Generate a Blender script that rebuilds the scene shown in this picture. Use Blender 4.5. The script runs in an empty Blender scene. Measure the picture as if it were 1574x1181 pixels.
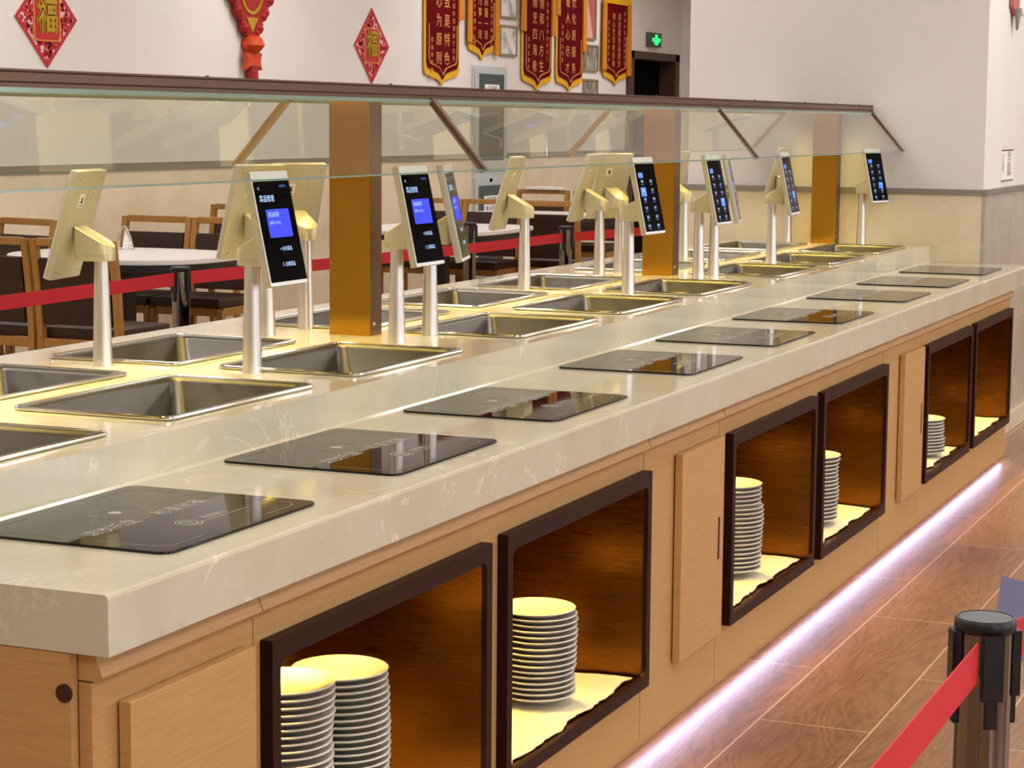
import bpy, bmesh, math, random
from mathutils import Vector, Matrix
random.seed(7)
PI = math.pi
scene = bpy.context.scene
col = scene.collection

# ------------------------------------------------------------------ camera
def camera():
    yaw, pitch, roll, f = .4009, .1243, .0078, 3230.05
    fw = Vector((-math.sin(yaw)*math.cos(pitch), math.cos(yaw)*math.cos(pitch), -math.sin(pitch)))
    r = Vector((math.cos(yaw), math.sin(yaw), 0)); u = r.cross(fw)
    r2 = math.cos(roll)*r + math.sin(roll)*u; u2 = -math.sin(roll)*r + math.cos(roll)*u
    cd = bpy.data.cameras.new('camera'); cam = bpy.data.objects.new('camera', cd); col.objects.link(cam)
    m = Matrix((r2, u2, -fw)).transposed().to_4x4(); m.translation = Vector((1.5103, -2.2361, 1.4595))
    cam.matrix_world = m
    cd.sensor_fit = 'HORIZONTAL'; cd.sensor_width = 36; cd.lens = f*36/1574
    cd.clip_start = .05; cd.clip_end = 60
    scene.camera = cam
camera()
scene.view_settings.view_transform = 'Standard'
scene.view_settings.look = 'None'
scene.view_settings.gamma = 1
scene.view_settings.exposure = 0.0
scene.view_settings.use_curve_mapping = False

# ------------------------------------------------------------------ world and large lights
w = bpy.data.worlds.new('world'); scene.world = w; w.use_nodes = True
w.node_tree.nodes['Background'].inputs[0].default_value = (.85, .88, 1, 1)
w.node_tree.nodes['Background'].inputs[1].default_value = .35

def area(name, loc, sx, sy, power, color, rot=(0, 0, 0), spread=PI):
    l = bpy.data.lights.new(name, 'AREA'); l.shape = 'RECTANGLE'; l.size = sx; l.size_y = sy
    l.energy = power; l.color = color; l.spread = spread
    o = bpy.data.objects.new(name, l); o.location = loc; o.rotation_euler = rot; col.objects.link(o); return o

CEIL = 3.3
PANELS = [(x, y) for x in (-4.6, -2.2, .8, 3.4) for y in (-3.2, .2, 3.6, 7.0, 10.4, 13.8, 17.2) if not (x > -1.7 and x < .0)]
for i, (x, y) in enumerate(PANELS):
    area('ceiling_panel_lamp', (x, y, CEIL-.06), 1.1, 1.1, 28, (1, .97, .92))
for y in (-3.4, .6, 4.6, 8.6):  # added side light for the counter fronts, from unseen windows on the right
    area('window_daylight', (5.52, y, 1.75), 2.0, 1.8, 26, (.90, .95, 1), rot=(0, PI/2, 0))
WARM = (1, .75, .19)
# LED strips under the canopy, light the deck and the pans
area('canopy_strip_lamp', (-.80, 3.2, 1.492), .03, 7.8, 14, WARM, spread=1.45)
area('canopy_strip_lamp', (-1.03, 3.2, 1.492), .03, 7.8, 14, WARM, spread=1.45)
# cold LED strip under the cabinets
area('plinth_strip_lamp', (-.070, 3.55, .040),   .012, 6.9, 6.5, (.52, .55, 1.0), rot=(0, -1.15, 0))

# ------------------------------------------------------------------ helpers
def lin(c):
    if isinstance(c, str):
        c = tuple(int(c[i:i+2], 16) for i in (0, 2, 4))
    r = []
    for v in c[:3]:
        v = v/255
        r.append(v/12.92 if v <= .04045 else ((v+.055)/1.055)**2.4)
    return (*r, 1)

def mat(name, color, rough=.5, metal=0, spec=.5, emit=None, es=0, coat=0, **kw):
    m = bpy.data.materials.new(name); m.use_nodes = True
    b = m.node_tree.nodes['Principled BSDF']
    b.inputs['Base Color'].default_value = lin(color)
    b.inputs['Roughness'].default_value = rough
    b.inputs['Metallic'].default_value = metal
    b.inputs['Specular IOR Level'].default_value = spec
    b.inputs['Coat Weight'].default_value = coat
    if emit is not None:
        b.inputs['Emission Color'].default_value = lin(emit); b.inputs['Emission Strength'].default_value = es
    return m

def nodes(m): return m.node_tree.nodes, m.node_tree.links, m.node_tree.nodes['Principled BSDF']

def coords(nt, ln, scale=(1, 1, 1), rot=(0, 0, 0), loc=(0, 0, 0), gen='Object'):
    t = nt.new('ShaderNodeTexCoord'); mp = nt.new('ShaderNodeMapping')
    ln.new(t.outputs[gen], mp.inputs[0])
    mp.inputs['Scale'].default_value = scale; mp.inputs['Rotation'].default_value = rot; mp.inputs['Location'].default_value = loc
    return mp.outputs[0]

def ramp(nt, ln, fac, stops):
    r = nt.new('ShaderNodeValToRGB'); e = r.color_ramp.elements
    while len(e) < len(stops): e.new(.5)
    for k, (p, c) in enumerate(stops): e[k].position = p; e[k].color = lin(c)
    ln.new(fac, r.inputs[0]); return r.outputs[0]

def noise(nt, ln, vec, scale, detail=4, rough=.6, dist=0):
    n = nt.new('ShaderNodeTexNoise'); n.inputs['Scale'].default_value = scale; n.inputs['Detail'].default_value = detail
    n.inputs['Roughness'].default_value = rough; n.inputs['Distortion'].default_value = dist
    ln.new(vec, n.inputs['Vector']); return n.outputs['Fac']

def mixc(nt, ln, fac, a, b, mode='MIX'):
    x = nt.new('ShaderNodeMix'); x.data_type = 'RGBA'; x.blend_type = mode
    if isinstance(fac, (int, float)): x.inputs[0].default_value = fac
    else: ln.new(fac, x.inputs[0])
    for s, v in ((6, a), (7, b)):
        if isinstance(v, (tuple, list, str)): x.inputs[s].default_value = lin(v)
        else: ln.new(v, x.inputs[s])
    return x.outputs[2]

def bump(nt, ln, b, h, strength=.2, dist=.002):
    n = nt.new('ShaderNodeBump'); n.inputs['Strength'].default_value = strength; n.inputs['Distance'].default_value = dist
    ln.new(h, n.inputs['Height']); ln.new(n.outputs[0], b.inputs['Normal'])

def mnoise(name, c1, c2, scale, rough=.5, metal=0, stretch=(1, 1, 1), bmp=0, lo=.35, hi=.65, spec=.5):
    m = mat(name, c1, rough, metal, spec); nt, ln, b = nodes(m)
    v = coords(nt, ln, stretch); n = noise(nt, ln, v, scale)
    ln.new(ramp(nt, ln, n, [(lo, c1), (hi, c2)]), b.inputs['Base Color'])
    if bmp: bump(nt, ln, b, n, bmp)
    return m

def stone(name, base, dark, vein, rough=.12, veinw=.02, spec=.5):
    m = mat(name, base, rough, 0, spec); nt, ln, b = nodes(m)
    v = coords(nt, ln)
    n1 = noise(nt, ln, v, 3, 6, .6)
    c = ramp(nt, ln, n1, [(.3, dark), (.62, base)])
    n3 = noise(nt, ln, v, 60, 3, .7)
    c = mixc(nt, ln, .12, c, ramp(nt, ln, n3, [(.35, dark), (.65, 'ffffff')]), 'SOFT_LIGHT')
    # thin veins: a narrow band of a distorted noise, masked by a second noise
    v2 = coords(nt, ln, (1, .55, .7), (.3, .5, .9))
    n2 = noise(nt, ln, v2, 7, 5, .62, 1.4)
    s = nt.new('ShaderNodeMath'); s.operation = 'SUBTRACT'; ln.new(n2, s.inputs[0]); s.inputs[1].default_value = .5
    a = nt.new('ShaderNodeMath'); a.operation = 'ABSOLUTE'; ln.new(s.outputs[0], a.inputs[0])
    k = nt.new('ShaderNodeMapRange'); ln.new(a.outputs[0], k.inputs[0]); k.inputs[1].default_value = 0; k.inputs[2].default_value = veinw; k.inputs[3].default_value = 1; k.inputs[4].default_value = 0
    n4 = noise(nt, ln, v, 5.5, 2)
    k2 = nt.new('ShaderNodeMapRange'); ln.new(n4, k2.inputs[0]); k2.inputs[1].default_value = .52; k2.inputs[2].default_value = .62
    mm = nt.new('ShaderNodeMath'); mm.operation = 'MULTIPLY'; ln.new(k.outputs[0], mm.inputs[0]); ln.new(k2.outputs[0], mm.inputs[1])
    m2 = nt.new('ShaderNodeMath'); m2.operation = 'MULTIPLY'; ln.new(mm.outputs[0], m2.inputs[0]); m2.inputs[1].default_value = .6
    ln.new(mixc(nt, ln, m2.outputs[0], c, vein), b.inputs['Base Color'])
    return m

def wood(name, c1, c2, stretch, scale=12, rough=.45, bmp=.12):
    m = mat(name, c1, rough); nt, ln, b = nodes(m)
    v = coords(nt, ln, stretch); n = noise(nt, ln, v, scale, 6, .65, .3)
    n2 = noise(nt, ln, v, scale*5, 3, .6)
    c = ramp(nt, ln, n, [(.3, c2), (.65, c1)])
    ln.new(mixc(nt, ln, .35, c, ramp(nt, ln, n2, [(.3, c2), (.6, c1)])), b.inputs['Base Color'])
    if bmp: bump(nt, ln, b, n2, bmp, .001)
    return m

def brushed(name, c, rough=.28, stretch=(1, 1, 60), scale=14, var=.12, bm_=.02):
    m = mat(name, c, rough, 1); nt, ln, b = nodes(m)
    v = coords(nt, ln, stretch); n = noise(nt, ln, v, scale, 4, .6)
    k = nt.new('ShaderNodeMapRange'); ln.new(n, k.inputs[0]); k.inputs[1].default_value = .3; k.inputs[2].default_value = .7
    k.inputs[3].default_value = rough-var*.5; k.inputs[4].default_value = rough+var
    ln.new(k.outputs[0], b.inputs['Roughness'])
    if bm_: bump(nt, ln, b, n, bm_, .0003)
    return m

def glass_mat(name, tint, rough=.0, extra=.0):
    m = bpy.data.materials.new(name); m.use_nodes = True; nt = m.node_tree.nodes; ln = m.node_tree.links; nt.clear()
    o = nt.new('ShaderNodeOutputMaterial'); mx = nt.new('ShaderNodeMixShader'); t = nt.new('ShaderNodeBsdfTransparent'); g = nt.new('ShaderNodeBsdfGlossy')
    fr = nt.new('ShaderNodeFresnel'); fr.inputs[0].default_value = 1.5
    ad = nt.new('ShaderNodeMath'); ad.operation = 'ADD'; ad.inputs[1].default_value = extra; ad.use_clamp = True
    geo = nt.new('ShaderNodeNewGeometry'); inv = nt.new('ShaderNodeMath'); inv.operation = 'SUBTRACT'; inv.inputs[0].default_value = 1; ln.new(geo.outputs['Backfacing'], inv.inputs[1])
    mu = nt.new('ShaderNodeMath'); mu.operation = 'MULTIPLY'
    ln.new(fr.outputs[0], ad.inputs[0]); ln.new(ad.outputs[0], mu.inputs[0]); ln.new(inv.outputs[0], mu.inputs[1]); ad = mu
    t.inputs[0].default_value = lin(tint); g.inputs[0].default_value = (1, 1, 1, 1); g.inputs['Roughness'].default_value = rough
    ln.new(ad.outputs[0], mx.inputs[0]); ln.new(t.outputs[0], mx.inputs[1]); ln.new(g.outputs[0], mx.inputs[2]); ln.new(mx.outputs[0], o.inputs[0])
    return m

# ---- materials
M = {}
M['stone'] = stone('cream_stone', 'cdc7b0', 'c1ba9f', 'f4efd8', .075)
M['deckstone'] = stone('deck_stone', 'd4cdb3', 'c8c1a2', 'f4efd8', .09)
M['cab'] = wood('tan_laminate', 'c89e64', 'b88b50', (1, 1, 14), 9, .45, .25)
M['caby'] = wood('tan_laminate_flat', 'c89e64', 'b88b50', (1, .7, 16), 12, .45, .35)
M['gap'] = mat('dark_gap', '3a2214', .8)
M['frame'] = mat('dark_bronze_frame', '290d07', .45, 0, .15)
M['niche'] = brushed('bronze_mirror', '80501e', .27, (1, 1, 60), 12, .06, bm_=.01)
M['steel'] = brushed('brushed_steel', '696660', .33, (3, 3, 3), 9, .10, bm_=0)
M['rim'] = mat('polished_steel', 'd8d4ca', .14, 1)
M['pole'] = brushed('satin_aluminium', 'dedad2', .34, (30, 30, 1), 8, .06)
M['champ'] = mat('champagne_metal', 'c6c0aa', .36, .4)
M['champ_side'] = mat('champagne_edge', 'b3a98c', .4, .3)
M['gold'] = brushed('gold_bronze_panel', 'c79230', .24, (1, 1, 1), 1.2, .02, bm_=0)
M['brown'] = mat('brown_anodised', '654a38', .36, .5)
M['goldbar'] = mat('gold_bracket', 'b98c40', .35, .5)
M['brownd'] = mat('brown_anodised_dark', '33231a', .35, .5)
M['glass'] = glass_mat('clear_glass', 'fafcf8', 0, .05)
M['gedge'] = mat('glass_edge', '7d9384', .12)
M['hob'] = mat('black_hob_glass', '0a0809', .03, 0, .5)
M['ink'] = mat('white_ink', 'b9b4ac', .5)
M['inkdim'] = mat('grey_ink', '8c8780', .5)
M['screen'] = mat('black_screen', '030407', .06, 0, .5)
M['whitebar'] = mat('white_plastic', 'e8ecee', .35)
M['blue'] = mat('blue_screen_card', '0620c0', .4, emit='0828e8', es=.85)
M['bluetext'] = mat('screen_text', '9cc4ff', .4, emit='a8ccff', es=.75)
M['bluedim'] = mat('screen_text_dim', '4068c8', .4, emit='4d78d8', es=.4)
M['bluemid'] = mat('screen_card_small', '3d6fd8', .4, emit='4a7ce0', es=.9)
M['black'] = mat('black_plastic', '0b0b0c', .4)
M['capgrey'] = mat('cap_grey', '4b4f52', .5)
M['chrome'] = mat('smoked_chrome', '8a8885', .07, 1)
M['belt'] = mat('red_webbing', 'd0202a', .75)
M['wall'] = mnoise('white_paint', 'e2dedc', 'dddad8', 1.6, .85)
M['marble'] = stone('beige_marble', 'e2d4b8', 'd4c4a4', 'e9dfc8', .2, .012)
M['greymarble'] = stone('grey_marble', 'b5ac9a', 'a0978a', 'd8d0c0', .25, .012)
M['trim'] = mat('grey_trim', '8f8a80', .4, .4)
M['ceil'] = mat('ceiling_paint', 'e8e6e2', .9)
M['doorw'] = wood('dark_door_wood', '4a2a1c', '3a2016', (8, 8, 1), 8, .5, .1)
M['darkroom'] = mat('dark_room', '0c0706', .9)
M['chairwood'] = wood('oak_chair_wood', 'ab7c3c', '8f632c', (6, 6, 1), 8, .45, .1)
M['leather'] = mnoise('brown_leather', '26120b', '301810', 30, .42, bmp=.1)
M['tabletop'] = mat('white_tabletop', 'dcdad8', .3)
M['tableleg'] = mat('black_table_leg', '111010', .5)
M['paper'] = mat('white_paper', 'eeece8', .8)
M['plate'] = mat('white_porcelain', 'e6e2d6', .12, coat=.3)
M['towel'] = mnoise('pale_cloth', 'e0dcc4', 'd2ceb4', 6, .9, bmp=.3)
M['leafprint'] = mat('grey_print', 'b0ab90', .9)
M['red'] = mat('red_paper', 'b81418', .6)
M['pinkcut'] = mat('pink_backing', 'e0b4ba', .8)
M['goldfoil'] = mnoise('gold_glitter', 'c8a414', 'b08a0c', 90, .35, .4)
M['goldline'] = mat('gold_line', 'd98a34', .5)
M['maroon'] = mnoise('maroon_velvet', '6a0812', '52060e', 4, .95, stretch=(1, 14, 1), spec=.08)
M['fringe'] = mnoise('yellow_fringe', 'e8b408', 'd09a04', 40, .8, stretch=(1, 6, 1))
M['tassel'] = mnoise('orange_tassel', 'd98a0a', 'c07604', 40, .8, stretch=(1, 12, 1))
M['goldtext'] = mat('gold_text', 'e3a052', .6)
M['knotred'] = mnoise('red_cord', 'a5100e', '8a0a0a', 50, .7, bmp=.4)
M['knotorange'] = mnoise('orange_knot', 'd2480f', 'b5380a', 60, .6, bmp=.4)
M['cabwhite'] = mat('pale_blue_enamel', 'b9c4c6', .35)
M['teal'] = mat('teal_glass', '33484a', .1)
M['signgreen'] = mat('green_sign_box', '063c14', .4, emit='06601e', es=.15)
M['signlit'] = mat('green_sign_lit', '20e070', .4, emit='24e478', es=1.2)
M['floorblue'] = mat('blue_floor_sticker', '4a4a78', .4)
M['floordark'] = mat('dark_floor_sticker', '3c4058', .4)
M['led'] = mat('led_strip', 'fff0c0', .4, emit='ffe48a', es=2.5)
M['ledcold'] = mat('led_strip_cold', 'e8e8ff', .4, emit='dcdcff', es=2)
M['diffuser'] = mat('lamp_diffuser', 'ffffff', .5, emit='fff6ec', es=1.6)
M['daylight'] = mat('added_window_glow', 'dfe8ff', .2, emit='dfe8ff', es=1.4)  # glow of the added windows on the unseen right wall
M['photo1'] = mnoise('landscape_print', 'e6e4e2', '8e949a', 6, .3, lo=.45, hi=.7)
M['photo2'] = mnoise('street_print', 'b5ae9f', '4e4a42', 9, .3, stretch=(1, 4, 1), lo=.4, hi=.6)
M['pinkprint'] = mat('red_certificate', 'b0625a', .5)
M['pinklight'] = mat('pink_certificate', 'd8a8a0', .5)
M['brassframe'] = mat('brass_frame', 'a0946e', .35, .5)
M['hole'] = mat('hole_brown', '3a130e', .6)
M['screw'] = mat('screw_steel', '3a2c24', .3, .7)

for k_, i_ in (('screen', 1.12), ('hob', 1.42)):
    M[k_].node_tree.nodes['Principled BSDF'].inputs['IOR'].default_value = i_
def floor_mat():
    m = mat('wood_look_tile', 'a9784e', .33); nt, ln, b = nodes(m)
    t = nt.new('ShaderNodeTexCoord'); mp = nt.new('ShaderNodeMapping'); ln.new(t.outputs['Object'], mp.inputs[0])
    mp.inputs['Rotation'].default_value = (0, 0, PI/2); mp.inputs['Location'].default_value = (.25, .172, 0)
    br = nt.new('ShaderNodeTexBrick'); ln.new(mp.outputs[0], br.inputs[0])
    br.offset = .45; br.inputs['Scale'].default_value = 1; br.inputs['Brick Width'].default_value = 1.2; br.inputs['Row Height'].default_value = .28
    br.inputs['Mortar Size'].default_value = .0022; br.inputs['Mortar Smooth'].default_value = .1; br.inputs['Bias'].default_value = 0
    br.inputs['Color1'].default_value = lin('a07042'); br.inputs['Color2'].default_value = lin('805230'); br.inputs['Mortar'].default_value = lin('dcb896')
    v = coords(nt, ln, (4.2, .75, 1)); n = noise(nt, ln, v, 1.7, 3, .5, .6)
    mu = nt.new('ShaderNodeMath'); mu.operation = 'MULTIPLY'; ln.new(n, mu.inputs[0]); mu.inputs[1].default_value = 15
    pg = nt.new('ShaderNodeMath'); pg.operation = 'PINGPONG'; ln.new(mu.outputs[0], pg.inputs[0]); pg.inputs[1].default_value = .5
    m2 = nt.new('ShaderNodeMath'); m2.operation = 'MULTIPLY'; ln.new(pg.outputs[0], m2.inputs[0]); m2.inputs[1].default_value = 2
    g = ramp(nt, ln, m2.outputs[0], [(.0, '50301a'), (.25, '80542e'), (.6, '98683c'), (1, 'a87a4c')])
    v2 = coords(nt, ln, (26, 1.3, 1)); n2 = noise(nt, ln, v2, 5, 6, .7, .2)
    g = mixc(nt, ln, .45, g, ramp(nt, ln, n2, [(.36, '56341c'), (.5, '8e6034'), (.62, 'b0845a')]))
    v3 = coords(nt, ln, (1.4, .35, 1)); n5 = noise(nt, ln, v3, 2.2, 3)
    g = mixc(nt, ln, .3, g, ramp(nt, ln, n5, [(.35, '6e4526'), (.65, 'a07044')]))
    c = mixc(nt, ln, .15, g, br.outputs['Color'])
    ln.new(mixc(nt, ln, br.outputs['Fac'], c, 'd8b490'), b.inputs['Base Color'])
    return m
M['floor'] = floor_mat()

# ---- mesh helpers
def box(bm, x0, x1, y0, y1, z0, z1, bev=0):
    v = [bm.verts.new(p) for p in ((x0, y0, z0), (x1, y0, z0), (x1, y1, z0), (x0, y1, z0), (x0, y0, z1), (x1, y0, z1), (x1, y1, z1), (x0, y1, z1))]
    fs = [bm.faces.new([v[i] for i in f]) for f in ((0, 3, 2, 1), (4, 5, 6, 7), (0, 1, 5, 4), (1, 2, 6, 5), (2, 3, 7, 6), (3, 0, 4, 7))]
    if bev:
        es = {e for f in fs for e in f.edges}
        bmesh.ops.bevel(bm, geom=list(es), offset=bev, segments=2, affect='EDGES', profile=.6)
    return v

def prism(bm, pts, axis, a, b, bev=0):
    """pts: outline in the two other axes (in axis order), extruded along axis from a to b"""
    def P(p, t):
        if axis == 'x': return (t, p[0], p[1])
        if axis == 'y': return (p[0], t, p[1])
        return (p[0], p[1], t)
    lo = [bm.verts.new(P(p, a)) for p in pts]; hi = [bm.verts.new(P(p, b)) for p in pts]
    n = len(pts); fs = [bm.faces.new(lo), bm.faces.new(hi[::-1])]
    for i in range(n): fs.append(bm.faces.new((lo[i], hi[i], hi[(i+1) % n], lo[(i+1) % n])))
    bmesh.ops.recalc_face_normals(bm, faces=fs)
    if bev: bmesh.ops.bevel(bm, geom=list({e for f in (fs[0], fs[1]) for e in f.edges}), offset=bev, segments=2, affect='EDGES')

def rrect(x0, x1, y0, y1, r, n=6):
    out = []
    for cx, cy, a0 in ((x1-r, y1-r, 0), (x0+r, y1-r, PI/2), (x0+r, y0+r, PI), (x1-r, y0+r, 1.5*PI)):
        for k in range(n+1):
            a = a0+k/n*PI/2; out.append((cx+r*math.cos(a), cy+r*math.sin(a)))
    return out

def ring(bm, outer, inner, axis, a, b):
    """frame between two outlines of equal point count"""
    def P(p, t): return (t, p[0], p[1]) if axis == 'x' else ((p[0], t, p[1]) if axis == 'y' else (p[0], p[1], t))
    n = len(outer)
    O = [[bm.verts.new(P(p, t)) for p in outer] for t in (a, b)]; I = [[bm.verts.new(P(p, t)) for p in inner] for t in (a, b)]
    fs = []
    for i in range(n):
        j = (i+1) % n
        fs += [bm.faces.new((O[0][i], O[0][j], I[0][j], I[0][i])), bm.faces.new((O[1][i], I[1][i], I[1][j], O[1][j])),
               bm.faces.new((O[0][i], O[1][i], O[1][j], O[0][j])), bm.faces.new((I[0][i], I[0][j], I[1][j], I[1][i]))]
    bmesh.ops.recalc_face_normals(bm, faces=fs)

def lathe(bm, prof, cx=0, cy=0, n=32, cap=True):
    """prof: (r, z) list"""
    rings = []
    for r, z in prof:
        if r < 1e-6: rings.append([bm.verts.new((cx, cy, z))])
        else: rings.append([bm.verts.new((cx+r*math.cos(2*PI*k/n), cy+r*math.sin(2*PI*k/n), z)) for k in range(n)])
    fs = []
    for A, B in zip(rings, rings[1:]):
        for k in range(n):
            a, b = A[k % len(A)], A[(k+1) % len(A)]; c, d = B[(k+1) % len(B)], B[k % len(B)]
            vs = []
            for q in (a, b, c, d):
                if q not in vs: vs.append(q)
            if len(vs) > 2: fs.append(bm.faces.new(vs))
    if cap:
        for R_ in (rings[0], rings[-1]):
            if len(R_) > 2: fs.append(bm.faces.new(R_))
    bmesh.ops.recalc_face_normals(bm, faces=fs)

def tube(bm, pts, r, n=10):
    pts = [Vector(p) for p in pts]; rings = []
    rr = r if isinstance(r, (list, tuple)) else [r]*len(pts)
    for i, p in enumerate(pts):
        d = (pts[min(i+1, len(pts)-1)]-pts[max(i-1, 0)]).normalized()
        a = d.cross(Vector((0, 0, 1)));
        if a.length < .05: a = d.cross(Vector((1, 0, 0)))
        a.normalize(); b = d.cross(a)
        rings.append([bm.verts.new(p+rr[i]*(math.cos(2*PI*k/n)*a+math.sin(2*PI*k/n)*b)) for k in range(n)])
    fs = []
    for A, B in zip(rings, rings[1:]):
        for k in range(n): fs.append(bm.faces.new((A[k], A[(k+1) % n], B[(k+1) % n], B[k])))
    fs += [bm.faces.new(rings[0]), bm.faces.new(rings[-1])]
    bmesh.ops.recalc_face_normals(bm, faces=fs)

def obj(name, bm, m, parent=None, smooth=False, local=False, rot=None):
    """link bm as ONE mesh object. World-space vertices are moved into the parent's frame unless local"""
    me = bpy.data.meshes.new(name)
    if parent is not None and not local:
        bmesh.ops.translate(bm, verts=bm.verts, vec=-world_loc(parent))
    bm.to_mesh(me); bm.free(); me.materials.append(m)
    if smooth:
        for p in me.polygons: p.use_smooth = True
        try: me.set_sharp_from_angle(angle=.7)
        except Exception: pass
    o = bpy.data.objects.new(name, me); col.objects.link(o); o.parent = parent
    return o

def world_loc(o):
    v = Vector((0, 0, 0))
    while o: v += o.location; o = o.parent
    return v

def thing(name, label, cat, loc=(0, 0, 0), rz=0, group=None):
    o = bpy.data.objects.new(name, None); col.objects.link(o); o.empty_display_size = .05
    o.location = loc; o.rotation_euler = (0, 0, rz); o['label'] = label; o['category'] = cat
    if group: o['group'] = group
    return o

def tag(o, label, cat, group=None):
    o['label'] = label; o['category'] = cat
    if group: o['group'] = group
    return o

def struct(name, bm, m, parent=None, smooth=False):
    o = obj(name, bm, m, parent, smooth)
    if parent is None: o['kind'] = 'structure'
    return o

def dup(root, loc, rz, label, group=None, drop=()):
    def cp(o, par):
        c = o.copy(); col.objects.link(c); c.parent = par
        for ch in kids.get(o, []):
            if ch.name.split('.')[0] not in drop: cp(ch, c)
        return c
    kids = {}
    for o in col.objects:
        if o.parent: kids.setdefault(o.parent, []).append(o)
    r = cp(root, None); r.location = loc; r.rotation_euler = (0, 0, rz); r['label'] = label
    if group: r['group'] = group
    return r

def B(): return bmesh.new()

_tc = {}
def glyphs(text, size, spacing=1.0, align='CENTER'):
    key = (text, size, spacing, align)
    if key not in _tc:
        cu = bpy.data.curves.new('t', 'FONT'); cu.body = text; cu.size = size; cu.align_x = align; cu.align_y = 'CENTER'
        cu.space_line = spacing; cu.resolution_u = 1
        o = bpy.data.objects.new('t', cu); col.objects.link(o)
        dg = bpy.context.evaluated_depsgraph_get(); dg.update()
        me = bpy.data.meshes.new_from_object(o.evaluated_get(dg))
        _tc[key] = me; bpy.data.objects.remove(o)
    return _tc[key]

def text(bm, s, size, origin, right, up, spacing=1.0, align='CENTER', thick=0):
    """lay the glyphs of s on the plane through origin spanned by right and up"""
    me = glyphs(s, size, spacing, align); R_, U_, O_ = Vector(right).normalized(), Vector(up).normalized(), Vector(origin)
    t = B(); t.from_mesh(me)
    if not t.verts: t.free(); return
    m = Matrix((R_, U_, R_.cross(U_))).transposed().to_4x4(); m.translation = O_
    t.transform(m)
    tmp = bpy.data.meshes.new('x'); t.to_mesh(tmp); t.free(); bm.from_mesh(tmp); bpy.data.meshes.remove(tmp)

# ================================================================== SETTING
bm = B(); box(bm, -9, 6, -7, 21, -.1, 0); struct('floor', bm, M['floor'])
bm = B(); box(bm, -9, 6, -7, 21, CEIL, CEIL+.1); struct('ceiling', bm, M['ceil'])
WX = -5.97
# left wall with the door opening y 18.46..19.92, z 0..2.17
def lwall(z0, z1, x1, m, name, par=None):
    bm = B()
    if z1 <= 2.17:
        box(bm, -6.12, x1, -7, 18.46, z0, z1); box(bm, -6.12, x1, 19.92, 20.15, z0, z1)
    else:
        box(bm, -6.12, x1, -7, 18.46, z0, z1); box(bm, -6.12, x1, 19.92, 20.15, z0, z1); box(bm, -6.12, x1, 18.46, 19.92, 2.17, z1)
    return struct(name, bm, m, par)
lw = lwall(1.176, CEIL, WX, M['wall'], 'wall_left')
lwall(0, 1.16, WX+.012, M['marble'], 'wall_left_wainscot')
bm = B(); box(bm, -6.12, WX+.02, -7, 18.36, 1.13, 1.18); struct('trim_1', bm, M['trim'])
# dark room behind the door
bm = B(); box(bm, -7.6, -7.5, 18, 20.3, 0, 2.4); box(bm, -7.5, -6.12, 18.3, 18.4, 0, 2.4); box(bm, -7.5, -6.12, 20.0, 20.1, 0, 2.4); box(bm, -7.5, -6.12, 18.4, 20, 2.3, 2.4)
struct('wall_store_room', bm, M['darkroom'])
bm = B()
box(bm, -6.13, WX+.03, 18.36, 18.53, 0, 2.2, .004); box(bm, -6.13, WX+.03, 19.86, 20.0, 0, 2.2, .004); box(bm, -6.13, WX+.03, 18.36, 20.0, 2.12, 2.2, .004)
d1 = struct('door_1', bm, M['doorw'])
bm = B(); box(bm, -6.9, -6.12, 18.54, 18.58, 0.02, 2.1); struct('door_leaf', bm, M['doorw'], d1)
bm = B(); box(bm, -9, 6, 20.15, 20.3, 0, CEIL); struct('wall_end', bm, M['wall'])
bm = B(); box(bm, -9, 6, -7.15, -7, 0, CEIL); struct('wall_back', bm, M['wall'])
bm = B(); box(bm, 5.6, 5.75, -7, 20.15, 0, CEIL); struct('wall_right', bm, M['wall'])
# far block the counter runs up to
FX0, FX1, FY = -1.585, -.215, 7.15
bm = B(); box(bm, FX0, FX1, FY, 12.5, 1.17, CEIL); struct('wall_far', bm, M['wall'])
bm = B(); box(bm, FX0-.01, FX1-.004, FY-.008, 12.5, 0, 1.165); struct('wall_far_wainscot', bm, M['marble'])
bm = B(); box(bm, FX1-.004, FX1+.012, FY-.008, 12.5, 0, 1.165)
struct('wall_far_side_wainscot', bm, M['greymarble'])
bm = B(); box(bm, FX0-.02, FX1+.022, FY-.018, 12.52, 1.150, 1.177, .002); struct('trim_2', bm, M['trim'])
bm = B(); box(bm, FX1+.012, FX1+.03, FY-.0, 12.5, 0, .09, .003); struct('baseboard_far', bm, M['marble'])
bm = B(); box(bm, -1.63, -1.585, 12.4, 12.52, 0, CEIL); struct('trim_3', bm, M['frame'])

for k, y in enumerate((-3.4, .6, 4.6, 8.6)):  # unseen windows, added to account for side light and bluish highlights
    bm = B(); ring(bm, [(y-.98, .8), (y+.98, .8), (y+.98, 2.8), (y-.98, 2.8)], [(y-.91, .87), (y+.91, .87), (y+.91, 2.73), (y-.91, 2.73)], 'x', 5.54, 5.6)
    wn = struct('window_%d' % (k+1), bm, M['whitebar'])
    bm = B(); box(bm, 5.57, 5.575, y-.91, y+.91, .87, 2.73); obj('added_daylit_pane', bm, M['daylight'], wn)
    bm = B(); box(bm, 5.55, 5.59, y-.02, y+.02, .87, 2.73); obj('mullion', bm, M['whitebar'], wn)
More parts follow.
